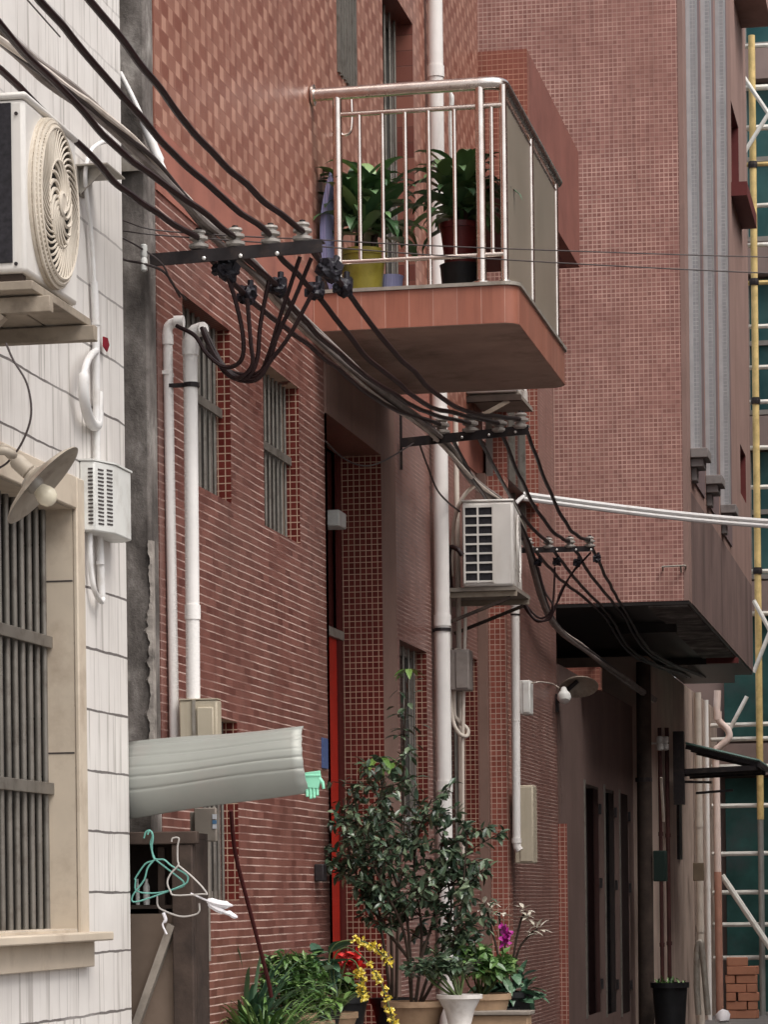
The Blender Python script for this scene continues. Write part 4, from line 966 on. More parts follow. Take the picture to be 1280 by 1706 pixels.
k = MB(); c = P(542, 1252, X=XR); k.box(XR + .001, XR + .008, c.y - .10, c.y + .04, zx(542, 1280, XR), zx(542, 1230, XR)); tag(k.build('door_plate', M_BLUESIGN, None, origin=c), 'small blue plate on the red wall beside the doorway', 'plate')
k = MB(); c = P(536, 1452, X=XR + .03); k.box(XR + .001, XR + .05, c.y - .05, c.y + .04, c.z - .05, c.z + .04); tag(k.build('wall_socket', M_IRON, None, bevel=.006, origin=c), 'small dark box low on the red wall beside the doorway', 'box')
c = P(560, 866, X=xd + .06); k = MB(); k.box(xd - .02, xd + .10, c.y - .1, c.y + .1, c.z - .045, c.z + .045); tag(k.build('door_lamp', M_BOXWHITE, None, bevel=.008, origin=c), 'small off white lamp box inside the dark doorway', 'lamp')

# ------------------------------------------------------------------ air conditioners
def rbox(mb, x0, x1, y0, y1, z0, z1): return mb.box(x0, x1, y0, y1, z0, z1)
XA1 = -2.80
y1n, y1f = yx(42, 320, XA1), yx(128, 330, XA1)
z1b, z1t = zx(42, 452, XA1), zx(42, 166, XA1)
xin = XR + .10
a1 = thing('air_conditioner', 'large aged white air conditioner with a swirled fan grille on a plank shelf, top left', 'air conditioner', ((xin + XA1)/2, (y1n+y1f)/2, z1b))
k = MB(); k.box(xin, XA1, y1n, y1f, z1b, z1t); k.build('casing', M_ACWHITE, a1, bevel=.014)
k = MB(); k.box(xin - .01, XA1 + .008, y1n - .008, y1f + .008, z1t + .0005, z1t + .022); k.build('top_cover', M_ACWHITE, a1, bevel=.01)
xc0 = xy(20, 320, y1n)
k = MB(); k.box(xin + .01, xc0, y1n - .005, y1n - .0005, z1b + .03, z1t - .012); k.build('coil', M_COIL, a1)
cyf, czf, rf = (y1n + y1f) / 2 - .025, (z1b + z1t) / 2 - .002, (z1t - z1b) * .49
ry = (y1f - y1n) / 2 * .80
def fpt(r, a, dx): return Vector((XA1 + dx, cyf + ry * r * math.cos(a), czf + rf * r * math.sin(a)))
gr = MB(); depth = .034                         # rim of the guard: two hoops and many short ribs
for (rr, dx, w_) in ((1.0, .004, .008), (1.0, .018, .006), (.955, depth - .008, .007), (.90, depth, .006), (.12, depth + .006, .01)):
    gr.tube([fpt(rr, 2*math.pi*i/48, dx) for i in range(49)], w_, 6, cap=False)
gd = gr.build('fan_guard', M_GRILLE, a1, smooth=True)
rb_ = MB()
for i in range(96):
    a_ = 2*math.pi*i/96
    rb_.tube([fpt(1.0, a_, .004), fpt(.995, a_, .02), fpt(.955, a_, depth - .008), fpt(.90, a_, depth)], .0042, 5)
rb_.build('rim_ribs', M_GRILLE, gd, smooth=True)
sp_ = MB()
for i in range(16):                             # curved spokes, two rings turning opposite ways
    a_ = 2*math.pi*i/16
    sp_.tube([fpt(.12 + .40*t_, a_ + .95*t_**1.3, depth + .002) for t_ in [q/7 for q in range(8)]], .0065, 5)
for i in range(46):
    a_ = 2*math.pi*i/46
    sp_.tube([fpt(.52 + .38*t_, a_ + .32 - .5*t_, depth) for t_ in [q/6 for q in range(7)]], .0042, 5)
sp_.tube([fpt(.52, 2*math.pi*i/40, depth + .001) for i in range(41)], .005, 6, cap=False)
sp_.build('spokes', M_GRILLE, gd, smooth=True)
k = MB(); k.prism([fpt(.93, 2*math.pi*i/40, .002) for i in range(40)], (.004, 0, 0)); k.build('fan_opening', plain('shaded_fan_cavity', (.035, .03, .026), .8), gd)
k = MB(); k.prism([fpt(.13, 2*math.pi*i/20, depth) for i in range(20)], (.012, 0, 0)); k.build('hub', M_GRILLE, gd, bevel=.004)
for (px, py) in ((26, 190), (26, 440)):
    c = P(px + 1, py, Y=y1n - .002); k = MB(); k.lathe([(.006, 0), (.006, .004)], c, 8, Matrix.Rotation(R(90), 3, 'X')); k.build('screw', M_IRON, a1)
# its plank shelf
sh = thing('plank_shelf', 'weathered plank shelf on brackets carrying the large air conditioner', 'shelf', (XR, (y1n+y1f)/2, z1b - .08))
zs_ = z1b - .03
k = MB(); k.box(xin - .02, XA1 - .02, y1n + .02, y1n + .06, zs_, z1b - .001); k.build('batten', M_DARKWOOD, sh)
k = MB(); k.box(xin - .02, XA1 - .02, y1f - .07, y1f - .03, zs_, z1b - .001); k.build('batten', M_DARKWOOD, sh)
for i in range(3):
    w_ = (XA1 + .03 - XR) / 3; x0 = XR + .002 + i * w_
    k = MB(); k.box(x0, x0 + w_ - .006, y1n - .02, y1f + .06, zs_ - .03 + rnd(-.004, .004), zs_ - .001); k.build('plank', M_WOOD, sh, bevel=.003)
zk = zs_ - .036
for yy in (y1n + .05, y1f - .02):
    k = MB(); k.box(XR + .001, XA1 + .06, yy, yy + .04, zk - .05, zk); k.build('bearer', M_WOOD, sh, bevel=.003)
    if yy > y1n + .1: continue
    k = MB(); k.bar((XR + .002, yy + .02, zk - .34), (XA1 - .1, yy + .02, zk - .05), .03, .04, up=(0, 1, 0)); k.build('strut', M_WOOD, sh)

def ac_unit(name, label, p0, px_w, pyt, pyb, L, rot, Y):
    """box unit hung on the wall: slatted end panel to the camera, fan face to the street"""
    x0, x1 = xy(px_w[0], (pyt+pyb)/2, Y), xy(px_w[1], (pyt+pyb)/2, Y); z0, z1 = zy(px_w[0], pyb, Y), zy(px_w[0], pyt, Y)
    t_ = thing(name, label, 'air conditioner', (x1, Y, z0))
    o = Vector((x1, Y, z0)); w = x1 - x0; h = z1 - z0
    t_.rotation_euler = (0, 0, rot)
    def Q(x, y, z): return o + Vector((x - w, y, z))
    def bx(mb, xa, xb2, ya_, yb2, za, zb2): a_ = Q(xa, ya_, za); b2 = Q(xb2, yb2, zb2); return mb.box(a_.x, b2.x, a_.y, b2.y, a_.z, b2.z)
    k = MB(); bx(k, 0, w, 0, L, 0, h); k.build('casing', M_ACWHITE, t_, bevel=.016)
    k = MB(); bx(k, -.006, w + .004, -.004, L + .004, h + .0005, h + .016); k.build('top_cover', M_ACWHITE, t_, bevel=.008)
    k = MB(); bx(k, .02, w * .60, -.003, -.0005, .03, h - .03); k.build('coil', M_COIL, t_)
    g_ = MB(); n_ = 8; zz = [.03 + (h - .06) * i / n_ for i in range(n_ + 1)]
    for z in zz: bx(g_, .012, w * .62, -.012, -.0035, z - .006, z + .006)
    for xx in (.016, w * .31, w * .605): bx(g_, xx - .006, xx + .006, -.0125, -.0035, .02, h - .02)
    g_.build('grille', M_ACWHITE, t_)
    f_ = MB(); cy, cz, rr = L * .42, h * .5, h * .40
    for q in range(6): f_.tube([Q(w + .014, cy + rr * (1 - q/6.2) * math.cos(2*math.pi*i/32), cz + rr * (1 - q/6.2) * math.sin(2*math.pi*i/32)) for i in range(33)], .004, 5, cap=False)
    for q in range(8): a_ = math.pi * q / 4; f_.tube([Q(w + .006, cy, cz), Q(w + .012, cy + rr * math.cos(a_), cz + rr * math.sin(a_))], .005, 5)
    f_.build('fan_guard', M_ACWHITE, t_, smooth=True)
    k = MB(); bx(k, w + .001, w + .006, L * .78, L * .96, .03, .12); k.build('valve_cover', M_ACWHITE, t_, bevel=.004)
    return t_, o, w, h
YAC = 19.0
ac2, o2, w2_, h2_ = ac_unit('air_conditioner', 'white air conditioner hung on the brown wall beside the tall drainpipe', None, (771, 856), 838, 978, .78, R(4.5), YAC)
br = thing('wall_bracket', 'rusty bracket shelf under the white air conditioner beside the drainpipe', 'bracket', (XR, YAC, o2.z - .05))
for yy in (YAC + .04, YAC + .62):
    k = MB(); k.box(XR + .001, o2.x + .01, yy, yy + .03, o2.z - .062, o2.z - .028); k.build('arm', M_WOOD, br)
    k = MB(); k.bar((XR + .006, yy + .015, o2.z - .24), (o2.x - .03, yy + .015, o2.z - .07), .02, .028, up=(0, 1, 0)); k.build('strut', M_DARKWOOD, br)
k = MB(); k.box(XR + .02, o2.x + .008, YAC + .01, YAC + .7, o2.z - .027, o2.z - .002); k.build('board', M_GREYBOARD, br)
# the unit half hidden behind the balcony
ZH = zy(860, 676, YAC + 1.6)
Yh_ = YAC + 1.3
ac3, o3_, w3_, h3_ = ac_unit('air_conditioner', 'air conditioner mostly hidden behind the balcony slab, only its base showing', None, (775, 862), 515, 656, .78, R(3), Yh_)
b3 = thing('wall_bracket', 'dark bracket shelf showing just under the far edge of the balcony slab', 'bracket', (XR, Yh_, o3_.z - .05))
k = MB(); k.box(XR + .001, o3_.x + .02, Yh_ - .01, Yh_ + .04, o3_.z - .06, o3_.z - .022); k.build('arm', M_DARKWOOD, b3)
k = MB(); k.bar((XR + .01, Yh_ + .015, o3_.z - .2), (o3_.x - .06, Yh_ + .015, o3_.z - .06), .03, .03, up=(0, 1, 0)); k.build('strut', M_WOOD, b3)
k = MB(); k.box(XR + .02, o3_.x + .008, Yh_ + .041, Yh_ + .7, o3_.z - .03, o3_.z - .003); k.build('board', M_GREYBOARD, b3)

# ------------------------------------------------------------------ drainpipes and boxes
XD = XR + .07
ydp = yx(737, 1000, XD)
c0 = Vector((XD, ydp, 0))
def zdp(py): return zy(735, py, ydp)
dp = pipe('drainpipe', [c0, Vector((XD, ydp, 14))], .048, M_PVC, 'tall thick white drainpipe running the full height of the brown wall', 'drainpipe', None, [((XD, ydp, zdp(py)), (0,0,1), .054, .035) for py in (120, 690, 1034, 1310)], n=18)
for py in (1036, 260):
    k = MB(); k.lathe([(.0555, -.010), (.0555, .010)], (XD, ydp, zdp(py) - .05), 16); k.box(XR + .001, XD, ydp + .02, ydp + .04, zdp(py) - .06, zdp(py) - .04); k.build('clamp', M_IRON, dp)
ys2 = ydp + .55
p2 = pipe('conduit', [Vector((xy(766, 1050, ys2), ys2, zy(766, 1480, ys2))), Vector((xy(759, 700, ys2), ys2, zy(759, 690, ys2)))], .018, M_PVCOLD, 'thin cream conduit close to the right of the thick drainpipe, passing behind the air conditioner', 'conduit', 'thin conduits beside the drainpipe')
ys3 = ydp + .45
p3 = pipe('conduit', [P(772, 1500, Y=ys3), P(771, 1240, Y=ys3), P(776, 1010, Y=ys3)], .012, M_PVCOLD, 'thin pale conduit entering the grey junction box from below', 'conduit', 'thin conduits beside the drainpipe')
k = MB(); k.tube(smoothpts([P(749, 985, Y=ys3), P(750, 1060, Y=ys3), P(751, 1150, Y=ys3), P(755, 1200, Y=ys3 - .02), P(766, 1222, Y=ys3 - .03), P(778, 1226, Y=ys3), P(779, 1214, Y=ys3 + .02), P(764, 1200, Y=ys3 + .02), P(757, 1180, Y=ys3), P(760, 1080, Y=ys3)], 6), .013, 9)
tag(k.build('drain_hose', M_PVCOLD, None, smooth=True, origin=P(766, 1222, Y=ys3)), 'cream hose hanging in a loop below the grey junction box', 'hose')
k = MB(); k.tube(smoothpts([P(795, 806, Y=YAC + .1), P(778, 820, Y=YAC + .1), P(766, 840, Y=YAC + .1), P(757, 868, Y=YAC + .15), P(754, 905, Y=YAC + .2), P(753, 960, Y=YAC + .2)], 6), .013, 9)
tag(k.build('refrigerant_hose', M_PVCOLD, None, smooth=True, origin=P(766, 840, Y=YAC)), 'pale wrapped hose arching over the top of the hanging air conditioner', 'hose')
k = MB(); k.tube(smoothpts([P(771, 925, Y=YAC - .05), P(762, 915, Y=YAC - .05), P(750, 913, Y=YAC), P(748, 940, Y=YAC + .05), P(752, 985, Y=YAC + .1)], 6), .016, 9)
tag(k.build('refrigerant_hose', M_CABLE, None, smooth=True, origin=P(750, 913, Y=YAC)), 'black wrapped hose leaving the near side of the hanging air conditioner', 'hose')
def jbox(name, label, px0, px1, py0, py1, Y, dep, mat, cat='junction box'):
    x0, x1, z0, z1 = xy(px0, (py0+py1)/2, Y), xy(px1, (py0+py1)/2, Y), zy(px0, py1, Y), zy(px0, py0, Y)
    t_ = thing(name, label, cat, ((x0+x1)/2, Y + dep/2, z0))
    k = MB(); k.box(x0, x1, Y, Y + dep, z0, z1); k.build('case', mat, t_, bevel=.008)
    k = MB(); k.box(x0 + (x1-x0)*.3, x1 - .006, Y - .008, Y - .0005, z0 + .012, z1 - .012); k.build('lid', mat, t_, bevel=.004)
    return t_
jbox('junction_box', 'grey plastic junction box right of the thick drainpipe', 750, 782, 1082, 1150, ydp + .38, .16, M_BOXGREY)
YPC = yx(857, 1200, XP + .06)
pc_t, pc_b = P(859, 1000, Y=YPC), P(861, 1400, Y=YPC)
p4 = pipe('conduit', [pc_b + Vector((.02, 0, -.07)), pc_b + Vector((.004, 0, -.045)), pc_b, pc_t, pc_t + Vector((.004, 0, .02)), pc_t + Vector((.02, 0, .034)), pc_t + Vector((.05, -.004, .036))], .029, M_PVC, 'white conduit with an elbow at both ends below the far crossarm', 'conduit', None, [(pc_t + Vector((0,0,-.02)), (0,0,1), .034, .02), (pc_b, (0,0,1), .034, .018), ((pc_t+pc_b)*.5, (0,0,1), .031, .004)])
k = MB(); k.lathe([(.033, -.006), (.033, .006)], P(859, 1024, Y=YPC), 14); k.build('clamp', M_IRON, p4)
jbox('junction_box', 'off white plastic box right of the far white conduit, high on the wall', 866, 884, 1133, 1190, YPC + .3, .15, M_BOXWHITE)
mb2 = jbox('meter_box', 'beige meter box at the foot of the far white conduit', 857, 889, 1308, 1438, YPC + .1, .2, M_BOXBEIGE, 'meter box')

# ------------------------------------------------------------------ things on the white wall
yj0, yj1 = yx(141, 830, XR + .02), yx(203, 830, XR + .02)
yj1 = yj0 + (yj1 - yj0) * .80
zj0, zj1 = zx(160, 884, XR + .06), zx(160, 768, XR + .06)
jb = thing('junction_box', 'off white slotted junction box on the white ribbed wall beside the pole', 'junction box', (XR, (yj0+yj1)/2, zj0))
hw = .055
k = MB(); k.prism([(XR + .001, yj0, zj0), (XR + hw, yj0 + .015, zj0), (XR + hw + .045, yj0 + (yj1-yj0)*.35, zj0), (XR + hw + .045, yj1 - .05, zj0), (XR + hw, yj1, zj0), (XR + .001, yj1, zj0)], (0, 0, zj1 - zj0)); k.build('case', M_BOXWHITE, jb, bevel=.006)
va, vb = Vector((XR + hw, yj0 + .015, 0)), Vector((XR + hw + .045, yj0 + (yj1-yj0)*.35, 0)); dv = (vb - va).normalized(); nv = Vector((dv.y, -dv.x, 0))
cols = [MB(), MB(), MB()]
for i in range(15):
    z = zj0 + .03 + (zj1 - zj0 - .06) * i / 14
    for q, f0 in enumerate((.16, .58)):
        c = va.lerp(vb, f0 + .13) + nv * .0008; L_ = (vb - va).length * .26
        cols[q].obox((c.x, c.y, z + (.004 if q else 0)), L_, .003, .0062, Matrix((dv, -nv, (0,0,1))).transposed())
    cols[2].box(XR + .032, XR + .050, yj0 + .0068, yj0 + .012, z - .003, z + .003)
for k in cols: k.build('vent_slots', M_SLOT, jb)
k = MB(); k.prism([(XR + .001, yj0 - .004, zj1 + .0005), (XR + hw, yj0 + .010, zj1 + .0005), (XR + hw + .05, yj0 + (yj1-yj0)*.35 - .004, zj1 + .0005), (XR + hw + .05, yj1 - .045, zj1 + .0005), (XR + hw, yj1 + .004, zj1 + .0005), (XR + .001, yj1 + .004, zj1 + .0005)], (0, 0, .007)); k.build('lid', M_BOXWHITE, jb)
XC = XR + .022
def pw_(px, py, off=.022): return P(px, py, X=XR + off)
pipe('conduit', [pw_(162, 885), pw_(160, 540), pw_(157, 470)], .0145, M_WHITECABLE, 'white conduit running up the white ribbed wall above the slotted box', 'conduit', None, [(pw_(160, 540), (0,0,1), .018, .006)])
k = MB(); k.tube(smoothpts([pw_(157, 470), pw_(155, 430), pw_(151, 380), pw_(145, 330, .03), pw_(142, 290, .04), pw_(150, 255, .05), pw_(165, 240, .05), pw_(180, 236, .03)], 6), .0085, 9)
tag(k.build('telephone_cable', M_WHITECABLE, None, smooth=True, origin=pw_(157, 470)), 'white cable rising from the wall conduit and curling toward the metal bracket', 'cable')
k = MB(); k.tube(smoothpts([pw_(161, 585, .02), pw_(152, 592, .045), pw_(143, 610, .055), pw_(139, 640, .055), pw_(142, 675, .05), pw_(152, 705, .03), pw_(162, 707, .02), pw_(164, 680, .02), pw_(165, 655, .016)], 7), [.014]*18 + [.021]*30 + [.018]*9, 10)
tag(k.build('wrapped_hose', M_WHITECABLE, None, smooth=True, origin=pw_(143, 610, .05)), 'white taped hose looping out from the conduit on the white wall', 'hose')
k = MB(); k.tube(smoothpts([pw_(150, 886), pw_(150, 925), pw_(152, 955), pw_(158, 985, .03), pw_(168, 1002, .03), pw_(172, 998, .03)], 6), .0105, 9)
tag(k.build('wrapped_hose', M_WHITECABLE, None, smooth=True, origin=pw_(150, 925)), 'white cable hanging in a hook below the slotted box, left one', 'cable')
pipe('conduit', [pw_(170, 995), pw_(166, 885)], .014, M_WHITECABLE, 'short white conduit directly below the slotted box', 'conduit', None, [(pw_(167, 938), (0,0,1), .0165, .006)])
k = MB(); c = pw_(174, 572, .02); k.prism([c + Vector((.002, -.03, .02)), c + Vector((.002, .03, .025)), c + Vector((.004, .045, .0)), c + Vector((.002, .02, -.03)), c + Vector((.004, -.04, -.02))], (.004, 0, 0)); tag(k.build('cloth_tag', M_REDTAG, None, origin=c), 'scrap of dark red cloth stuck to the white wall beside the conduit', 'tag')

# dish street lamp
lc = P(69, 806, X=XR + .45); 
lamp = thing('street_lamp', 'rusty enamel dish street lamp with a pale bulb over the stone framed window', 'street lamp', lc)
sL = FPX / lc.y
nrm = Vector((.62, -.20, -.74)); nrm = (Vector((math.cos(YAW), math.sin(YAW), 0)) * .70 + Vector((0,0,-.66)) + Vector((math.sin(YAW), -math.cos(YAW), 0)) * .03).normalized()
Mq = nrm.to_track_quat('Z', 'Y').to_matrix()
rad = 88 / sL
k = MB(); prof = [(.028, -.048), (.032, -.04), (.045, -.035), (rad*.55, -.022), (rad*.85, -.008), (rad*.99, .004), (rad, .008), (rad*.97, .008), (rad*.83, -.002), (rad*.54, -.014), (.045, -.026), (.02, -.028)]
k.lathe(prof, lc, 36, Mq); k.build('shade', M_ENAMEL, lamp, smooth=True)
bc = lc + nrm * .005 + Vector((-.012, 0, -.012))
k = MB(); k.lathe([(.022, -.05), (.030, -.045), (.030, -.01), (.022, 0)], bc, 16, Mq); k.build('socket', M_BRACKET, lamp, smooth=True)
k = MB(); k.lathe([(.016, -.012), (.022, .0), (.031, .022), (.033, .038), (.026, .054), (.012, .064), (.002, .066)], bc, 18, Mq); k.build('bulb', M_BULB, lamp, smooth=True)
k = MB(); nk = lc - nrm * .055
k.lathe([(.020, 0), (.026, .012), (.026, .06), (.016, .07)], nk - nrm * .06, 14, Mq); k.build('neck', M_ENAMEL, lamp, smooth=True)
arm_pts = [nk - nrm * .05, nk - nrm * .11, P(22, 758, X=XR + .42), P(0, 751, X=XR + .40), P(-60, 765, X=XR + .25), Vector((XR + .001, P(-90, 790, X=XR + .1).y, P(-90, 790, X=XR + .1).z))]
k = MB(); k.tube(smoothpts(arm_pts, 6), .013, 10); k.build('arm', M_ENAMEL, lamp, smooth=True)

# ------------------------------------------------------------------ balcony contents
def strap_leaf(mb, base, dirv, length, width, droop, n=8, fold=.25):
    d = Vector(dirv).normalized(); side = d.cross(Vector((0,0,1)))
    if side.length < .05: side = Vector((1, 0, 0))
    side.normalize(); p = Vector(base); vs = []; ang = math.asin(max(-1, min(1, d.z))); hd = Vector((d.x, d.y, 0)); hd = hd.normalized() if hd.length > .01 else Vector((1,0,0))
    for i in range(n + 1):
        f = i / n; w = width * (math.sin(math.pi * min(1, .12 + .88 * f)) ** .7 if f < 1 else 0)
        a = ang - droop * f * f
        t_ = hd * math.cos(a) + Vector((0,0,1)) * math.sin(a); up_ = -hd * math.sin(a) + Vector((0,0,1)) * math.cos(a)
        vs += [p - side * w + up_ * w * fold, p, p + side * w + up_ * w * fold]
        p = p + t_ * (length / n)
    o = len(mb.v); mb.v += vs
    for i in range(n):
        for j in (0, 1): mb.f.append((o+i*3+j, o+i*3+j+1, o+(i+1)*3+j+1, o+(i+1)*3+j))
def pot(parent, c, r0, r1, h, mat, rim=True):
    k = MB(); pr_ = [(r0, 0), (r0 + (r1-r0)*.5, h*.5), (r1, h - .03)] + ([(r1*1.07, h - .03), (r1*1.07, h), (r1*.95, h), (r1*.93, h - .04)] if rim else [(r1, h), (r1*.93, h), (r1*.92, h - .03)])
    k.lathe(pr_, c, 26); o = k.build('pot', mat, parent, smooth=True)
    k = MB(); k.lathe([(r1*.93, h - .05), (0.01, h - .04)], c, 20); k.build('soil', M_SOIL, o)
    return o
zfl = zs1 + .02
def dracaena(c, ztop, label, potmat, pr, ph, seed, nl=26, L0=.30):
    L0 *= 1.25; nl = int(nl * 1.5)
    random.seed(seed)
    t_ = thing('potted_plant', label, 'potted plant', c, 'potted plants on the balcony')
    pot(t_, c, pr*.78, pr, ph, potmat)
    st = MB(); lv = MB()
    for s_i in range(4):
        bx = Vector(c) + Vector((rnd(-.05, .05), rnd(-.05, .05), ph - .04)); tp = bx + Vector((rnd(-.06, .06), rnd(-.06, .06), (ztop - c[2] - ph) * rnd(.35, .62)))
        st.tube([bx, (bx + tp)/2 + Vector((.01, 0, 0)), tp], [.014, .012, .010], 7)
        for i in range(nl):
            f = i / nl; a = i * 2.4 + s_i; el = rnd(-.1, .5) + f * .95
            strap_leaf(lv, tp + Vector((0, 0, -.16 + f * .18)), (math.cos(a) * math.cos(el), math.sin(a) * math.cos(el), math.sin(el)), L0 * rnd(.7, 1.15), rnd(.032, .052), rnd(1.0, 2.3), 8)
    st.build('stem', M_STEM, t_, smooth=True); lv.build('foliage', M_LEAFSTRAP, t_, smooth=True)
    return t_
yp1 = YF + .32
c1p = P(606, 470, Y=yp1); c1p.z = zfl
dracaena(c1p, zy(606, 235, yp1), 'leafy strap leaved plant in a mustard pot at the left of the balcony', M_POTYELLOW, .118, .26, 3, 15, .27)
yp2 = YF + .40
c2p = P(768, 470, Y=yp2); c2p.z = zfl
k = MB(); k.lathe([(.095, 0), (.108, .16), (.112, .175), (.09, .175), (.088, .15)], c2p, 24)
tag(k.build('pot_stand', M_POTBLACK, None, smooth=True, origin=c2p), 'black plastic tub under the dark red pot on the balcony', 'tub')
c2b = c2p + Vector((0, 0, .152))
dracaena(c2b, zy(768, 235, yp2), 'leafy strap leaved plant in a dark red pot at the right of the balcony', M_POTRED, .105, .24, 5, 17, .235)
# lavender ribbed basin standing on edge
lx0, lz0, lz1 = xy(538, 400, YF + .15), zs1 + .021, zy(536, 290, YF + .15)
k = MB(); n_ = 22; hgt_ = zy(530, 480, YF+.15); H_ = lz1 - lz0
for i in range(n_ + 1):
    f = i / n_; z = lz0 + H_ * f; bow = .055 * (1 - (2*f - 1)**2); wdt = .012 + .13 * math.sqrt(max(0, 1 - (2*f - 1)**4))
    cx_ = xy(552, 400, YF + .15) - bow
    k.v += [Vector((cx_, YF + .13, z)), Vector((cx_ + wdt*.22, YF + .125, z)), Vector((cx_ + wdt*.3, YF + .14 + wdt, z)), Vector((cx_, YF + .14 + wdt, z))]
for i in range(n_):
    for j in range(4): k.f.append((i*4+j, i*4+(j+1) % 4, (i+1)*4+(j+1) % 4, (i+1)*4+j))
k.f += [(0,1,2,3), (n_*4, n_*4+1, n_*4+2, n_*4+3)]
tag(k.build('plastic_basin', M_LAV, None, smooth=True, origin=(lx0, YF + .15, lz0)), 'lavender plastic basin standing on edge at the balcony corner by the wall', 'basin')
k = MB(); cc = P(650, 440, Y=YF + .42); k.lathe([(.055, 0), (.07, .13), (.074, .14), (.064, .14), (.06, .02)], (cc.x, cc.y, zfl), 20); tag(k.build('plastic_cup', M_LAV, None, smooth=True, origin=(cc.x, cc.y, zfl)), 'small lavender plastic pail on the balcony floor between the two pots', 'pail')
# pale steel hoop by the balcony door
yo = yx(577, 190, XR + .05)
k = MB(); hp_ = [P(567, 164, Y=yo), P(575, 157, Y=yo), P(584, 161, Y=yo), P(586, 178, Y=yo), P(586, 205, Y=yo), P(583, 221, Y=yo), P(573, 226, Y=yo), P(566, 222, Y=yo)]
k.tube(smoothpts(hp_, 5), .009, 8)
tag(k.build('wall_hook', M_STEEL, None, smooth=True, origin=hp_[0]), 'pale steel hoop on the tiled wall behind the balcony railing', 'hook')
yo2 = ydp - .12
k = MB(); a_, b2 = P(753, 270, Y=yo2), P(756, 150, Y=yo2)
k.tube(smoothpts([a_, P(751, 200, Y=yo2), P(753, 165, Y=yo2), P(748, 148, Y=yo2)], 5), [.016] * 12 + [.011]*4, 8)
tag(k.build('pole_stick', M_BOXWHITE, None, smooth=True, origin=a_), 'pale curved stick standing behind the railing beside the drainpipe', 'stick')

# ------------------------------------------------------------------ things around the far ground floor
yl = YQ - .10
lq = P(944, 1160, Y=yl)
wl_ = thing('wall_lamp', 'wall lamp with a dull shade and a white bulb under the dark overhang', 'lamp', lq)
n2_ = Vector((.10, -.45, -.85)).normalized(); Mq2 = n2_.to_track_quat('Z', 'Y').to_matrix()
k = MB(); k.lathe([(.02, -.06), (.05, -.05), (.13, -.01), (.155, .012), (.15, .014), (.12, -.004), (.04, -.04), (.01, -.045)], lq + Vector((.10, 0, .08)), 28, Mq2); k.build('shade', M_ENAMEL, wl_, smooth=True)
k = MB(); k.lathe([(.02, -.03), (.03, 0), (.05, .03), (.056, .06), (.04, .09), (.002, .104)], lq + Vector((.0, -.16, .03)), 16, Mq2); k.build('bulb', M_BOXWHITE, wl_, smooth=True)
k = MB(); k.tube([lq + Vector((.09, .0, .12)), lq + Vector((-.03, .02, .02)), lq + Vector((-.10, .05, -.06))], .018, 8); k.box(lq.x - .13, lq.x - .07, yl, yl + .1, lq.z - .12, lq.z + .02); k.build('arm', M_IRON, wl_)
thin([(884, 1138), (900, 1136), (920, 1139), (932, 1146)], [YPC + .35, YPC + .5, yl - .2, yl], 'thin pale wire from the off white box to the wall lamp', r=.006, mat=M_PVCOLD)
jbox('switch_box', 'small cream switch box on the dark wall under the wall lamp', 933, 944, 1231, 1250, YB + .1, .06, M_BOXBEIGE, 'switch box')
yt_ = YB - .06; a_, b2 = P(1104, 944, Y=yt_), P(1142, 942, Y=yt_)
k = MB(); k.tube([a_, b2], .008, 6); k.tube([a_ + Vector((0,0,0)), a_ + Vector((0, .06, -.02))], .008, 6); k.tube([b2, b2 + Vector((0, .06, -.02))], .008, 6); k.tube([a_.lerp(b2, .8), a_.lerp(b2, .8) + Vector((0, .05, -.05))], .008, 6)
tag(k.build('rusty_hook', M_BRACKET, None, smooth=True, origin=a_), 'small rusty rod hook on the salmon mosaic wall', 'hook')

YF2 = YH0 + .9
# dark pole with meters before the cream house
xpl = P(1074, 1400, Y=YG1 - .4).x
fp_ = thing('utility_pole', 'dark slim pole at the corner under the overhang, carrying wires', 'utility pole', (xpl, YG1 - .4, 0))
k = MB(); k.tube([(xpl, YG1 - .4, 0), (xpl + .01, YG1 - .4, zo - .2)], [.078, .07], 12); k.build('shaft', M_DARKWOOD, fp_, smooth=True)
k = MB(); k.lathe([(.082, -.02), (.082, .02)], (xpl, YG1 - .4, 2.6), 12); k.build('band', M_IRON, fp_)
M_OXIDE = plain('oxide_red_pipe', (.055, .020, .018), .6, var=.3)
def fpipe_(px, r, mat, label):
    q = P(px, 1450, X=XH + .05)
    return pipe('pipe', [Vector((q.x, q.y, 0)), Vector((q.x, q.y, zy(px, 1212, q.y)))], r, mat, label, 'pipe', 'pipes on the cream house', [((q.x, q.y, z_), (0,0,1), r*1.3, .02) for z_ in (.55, 1.0, 2.1)])
fpipe_(1102, .02, M_OXIDE, 'thin maroon pipe left of the pale tube on the cream house')
fpipe_(1114, .022, M_OXIDE, 'thin maroon pipe near the green awning on the cream house')
k = MB(); k.tube([P(1102, 1295, X=XH + .09), P(1106, 1368, X=XH + .09)], .014, 7); tag(k.build('cable_guard', M_PVCOLD, None, smooth=True, origin=P(1106, 1368, X=XH + .09)), 'short pale tube between the two maroon pipes', 'tube')
for i, (px, py) in enumerate(((1100, 1238), (1109, 1238))):
    k = MB(); c = P(px, py, X=XH + .10); k.lathe([(.02, -.07), (.034, -.06), (.034, -.01), (.024, 0), (.034, .01), (.034, .06), (.02, .07)], c, 10); k.tube([c, c + Vector((-.1, .02, 0))], .01, 6)
    tag(k.build('strain_insulator', M_BOXWHITE, None, smooth=True, origin=c), ['white ceramic insulator near the dark pole, left of a pair', 'white ceramic insulator near the dark pole, right of a pair'][i], 'insulator')
XPW = XH + .075
def hp_(px, py, off=.075): return P(px, py, X=XH + off)
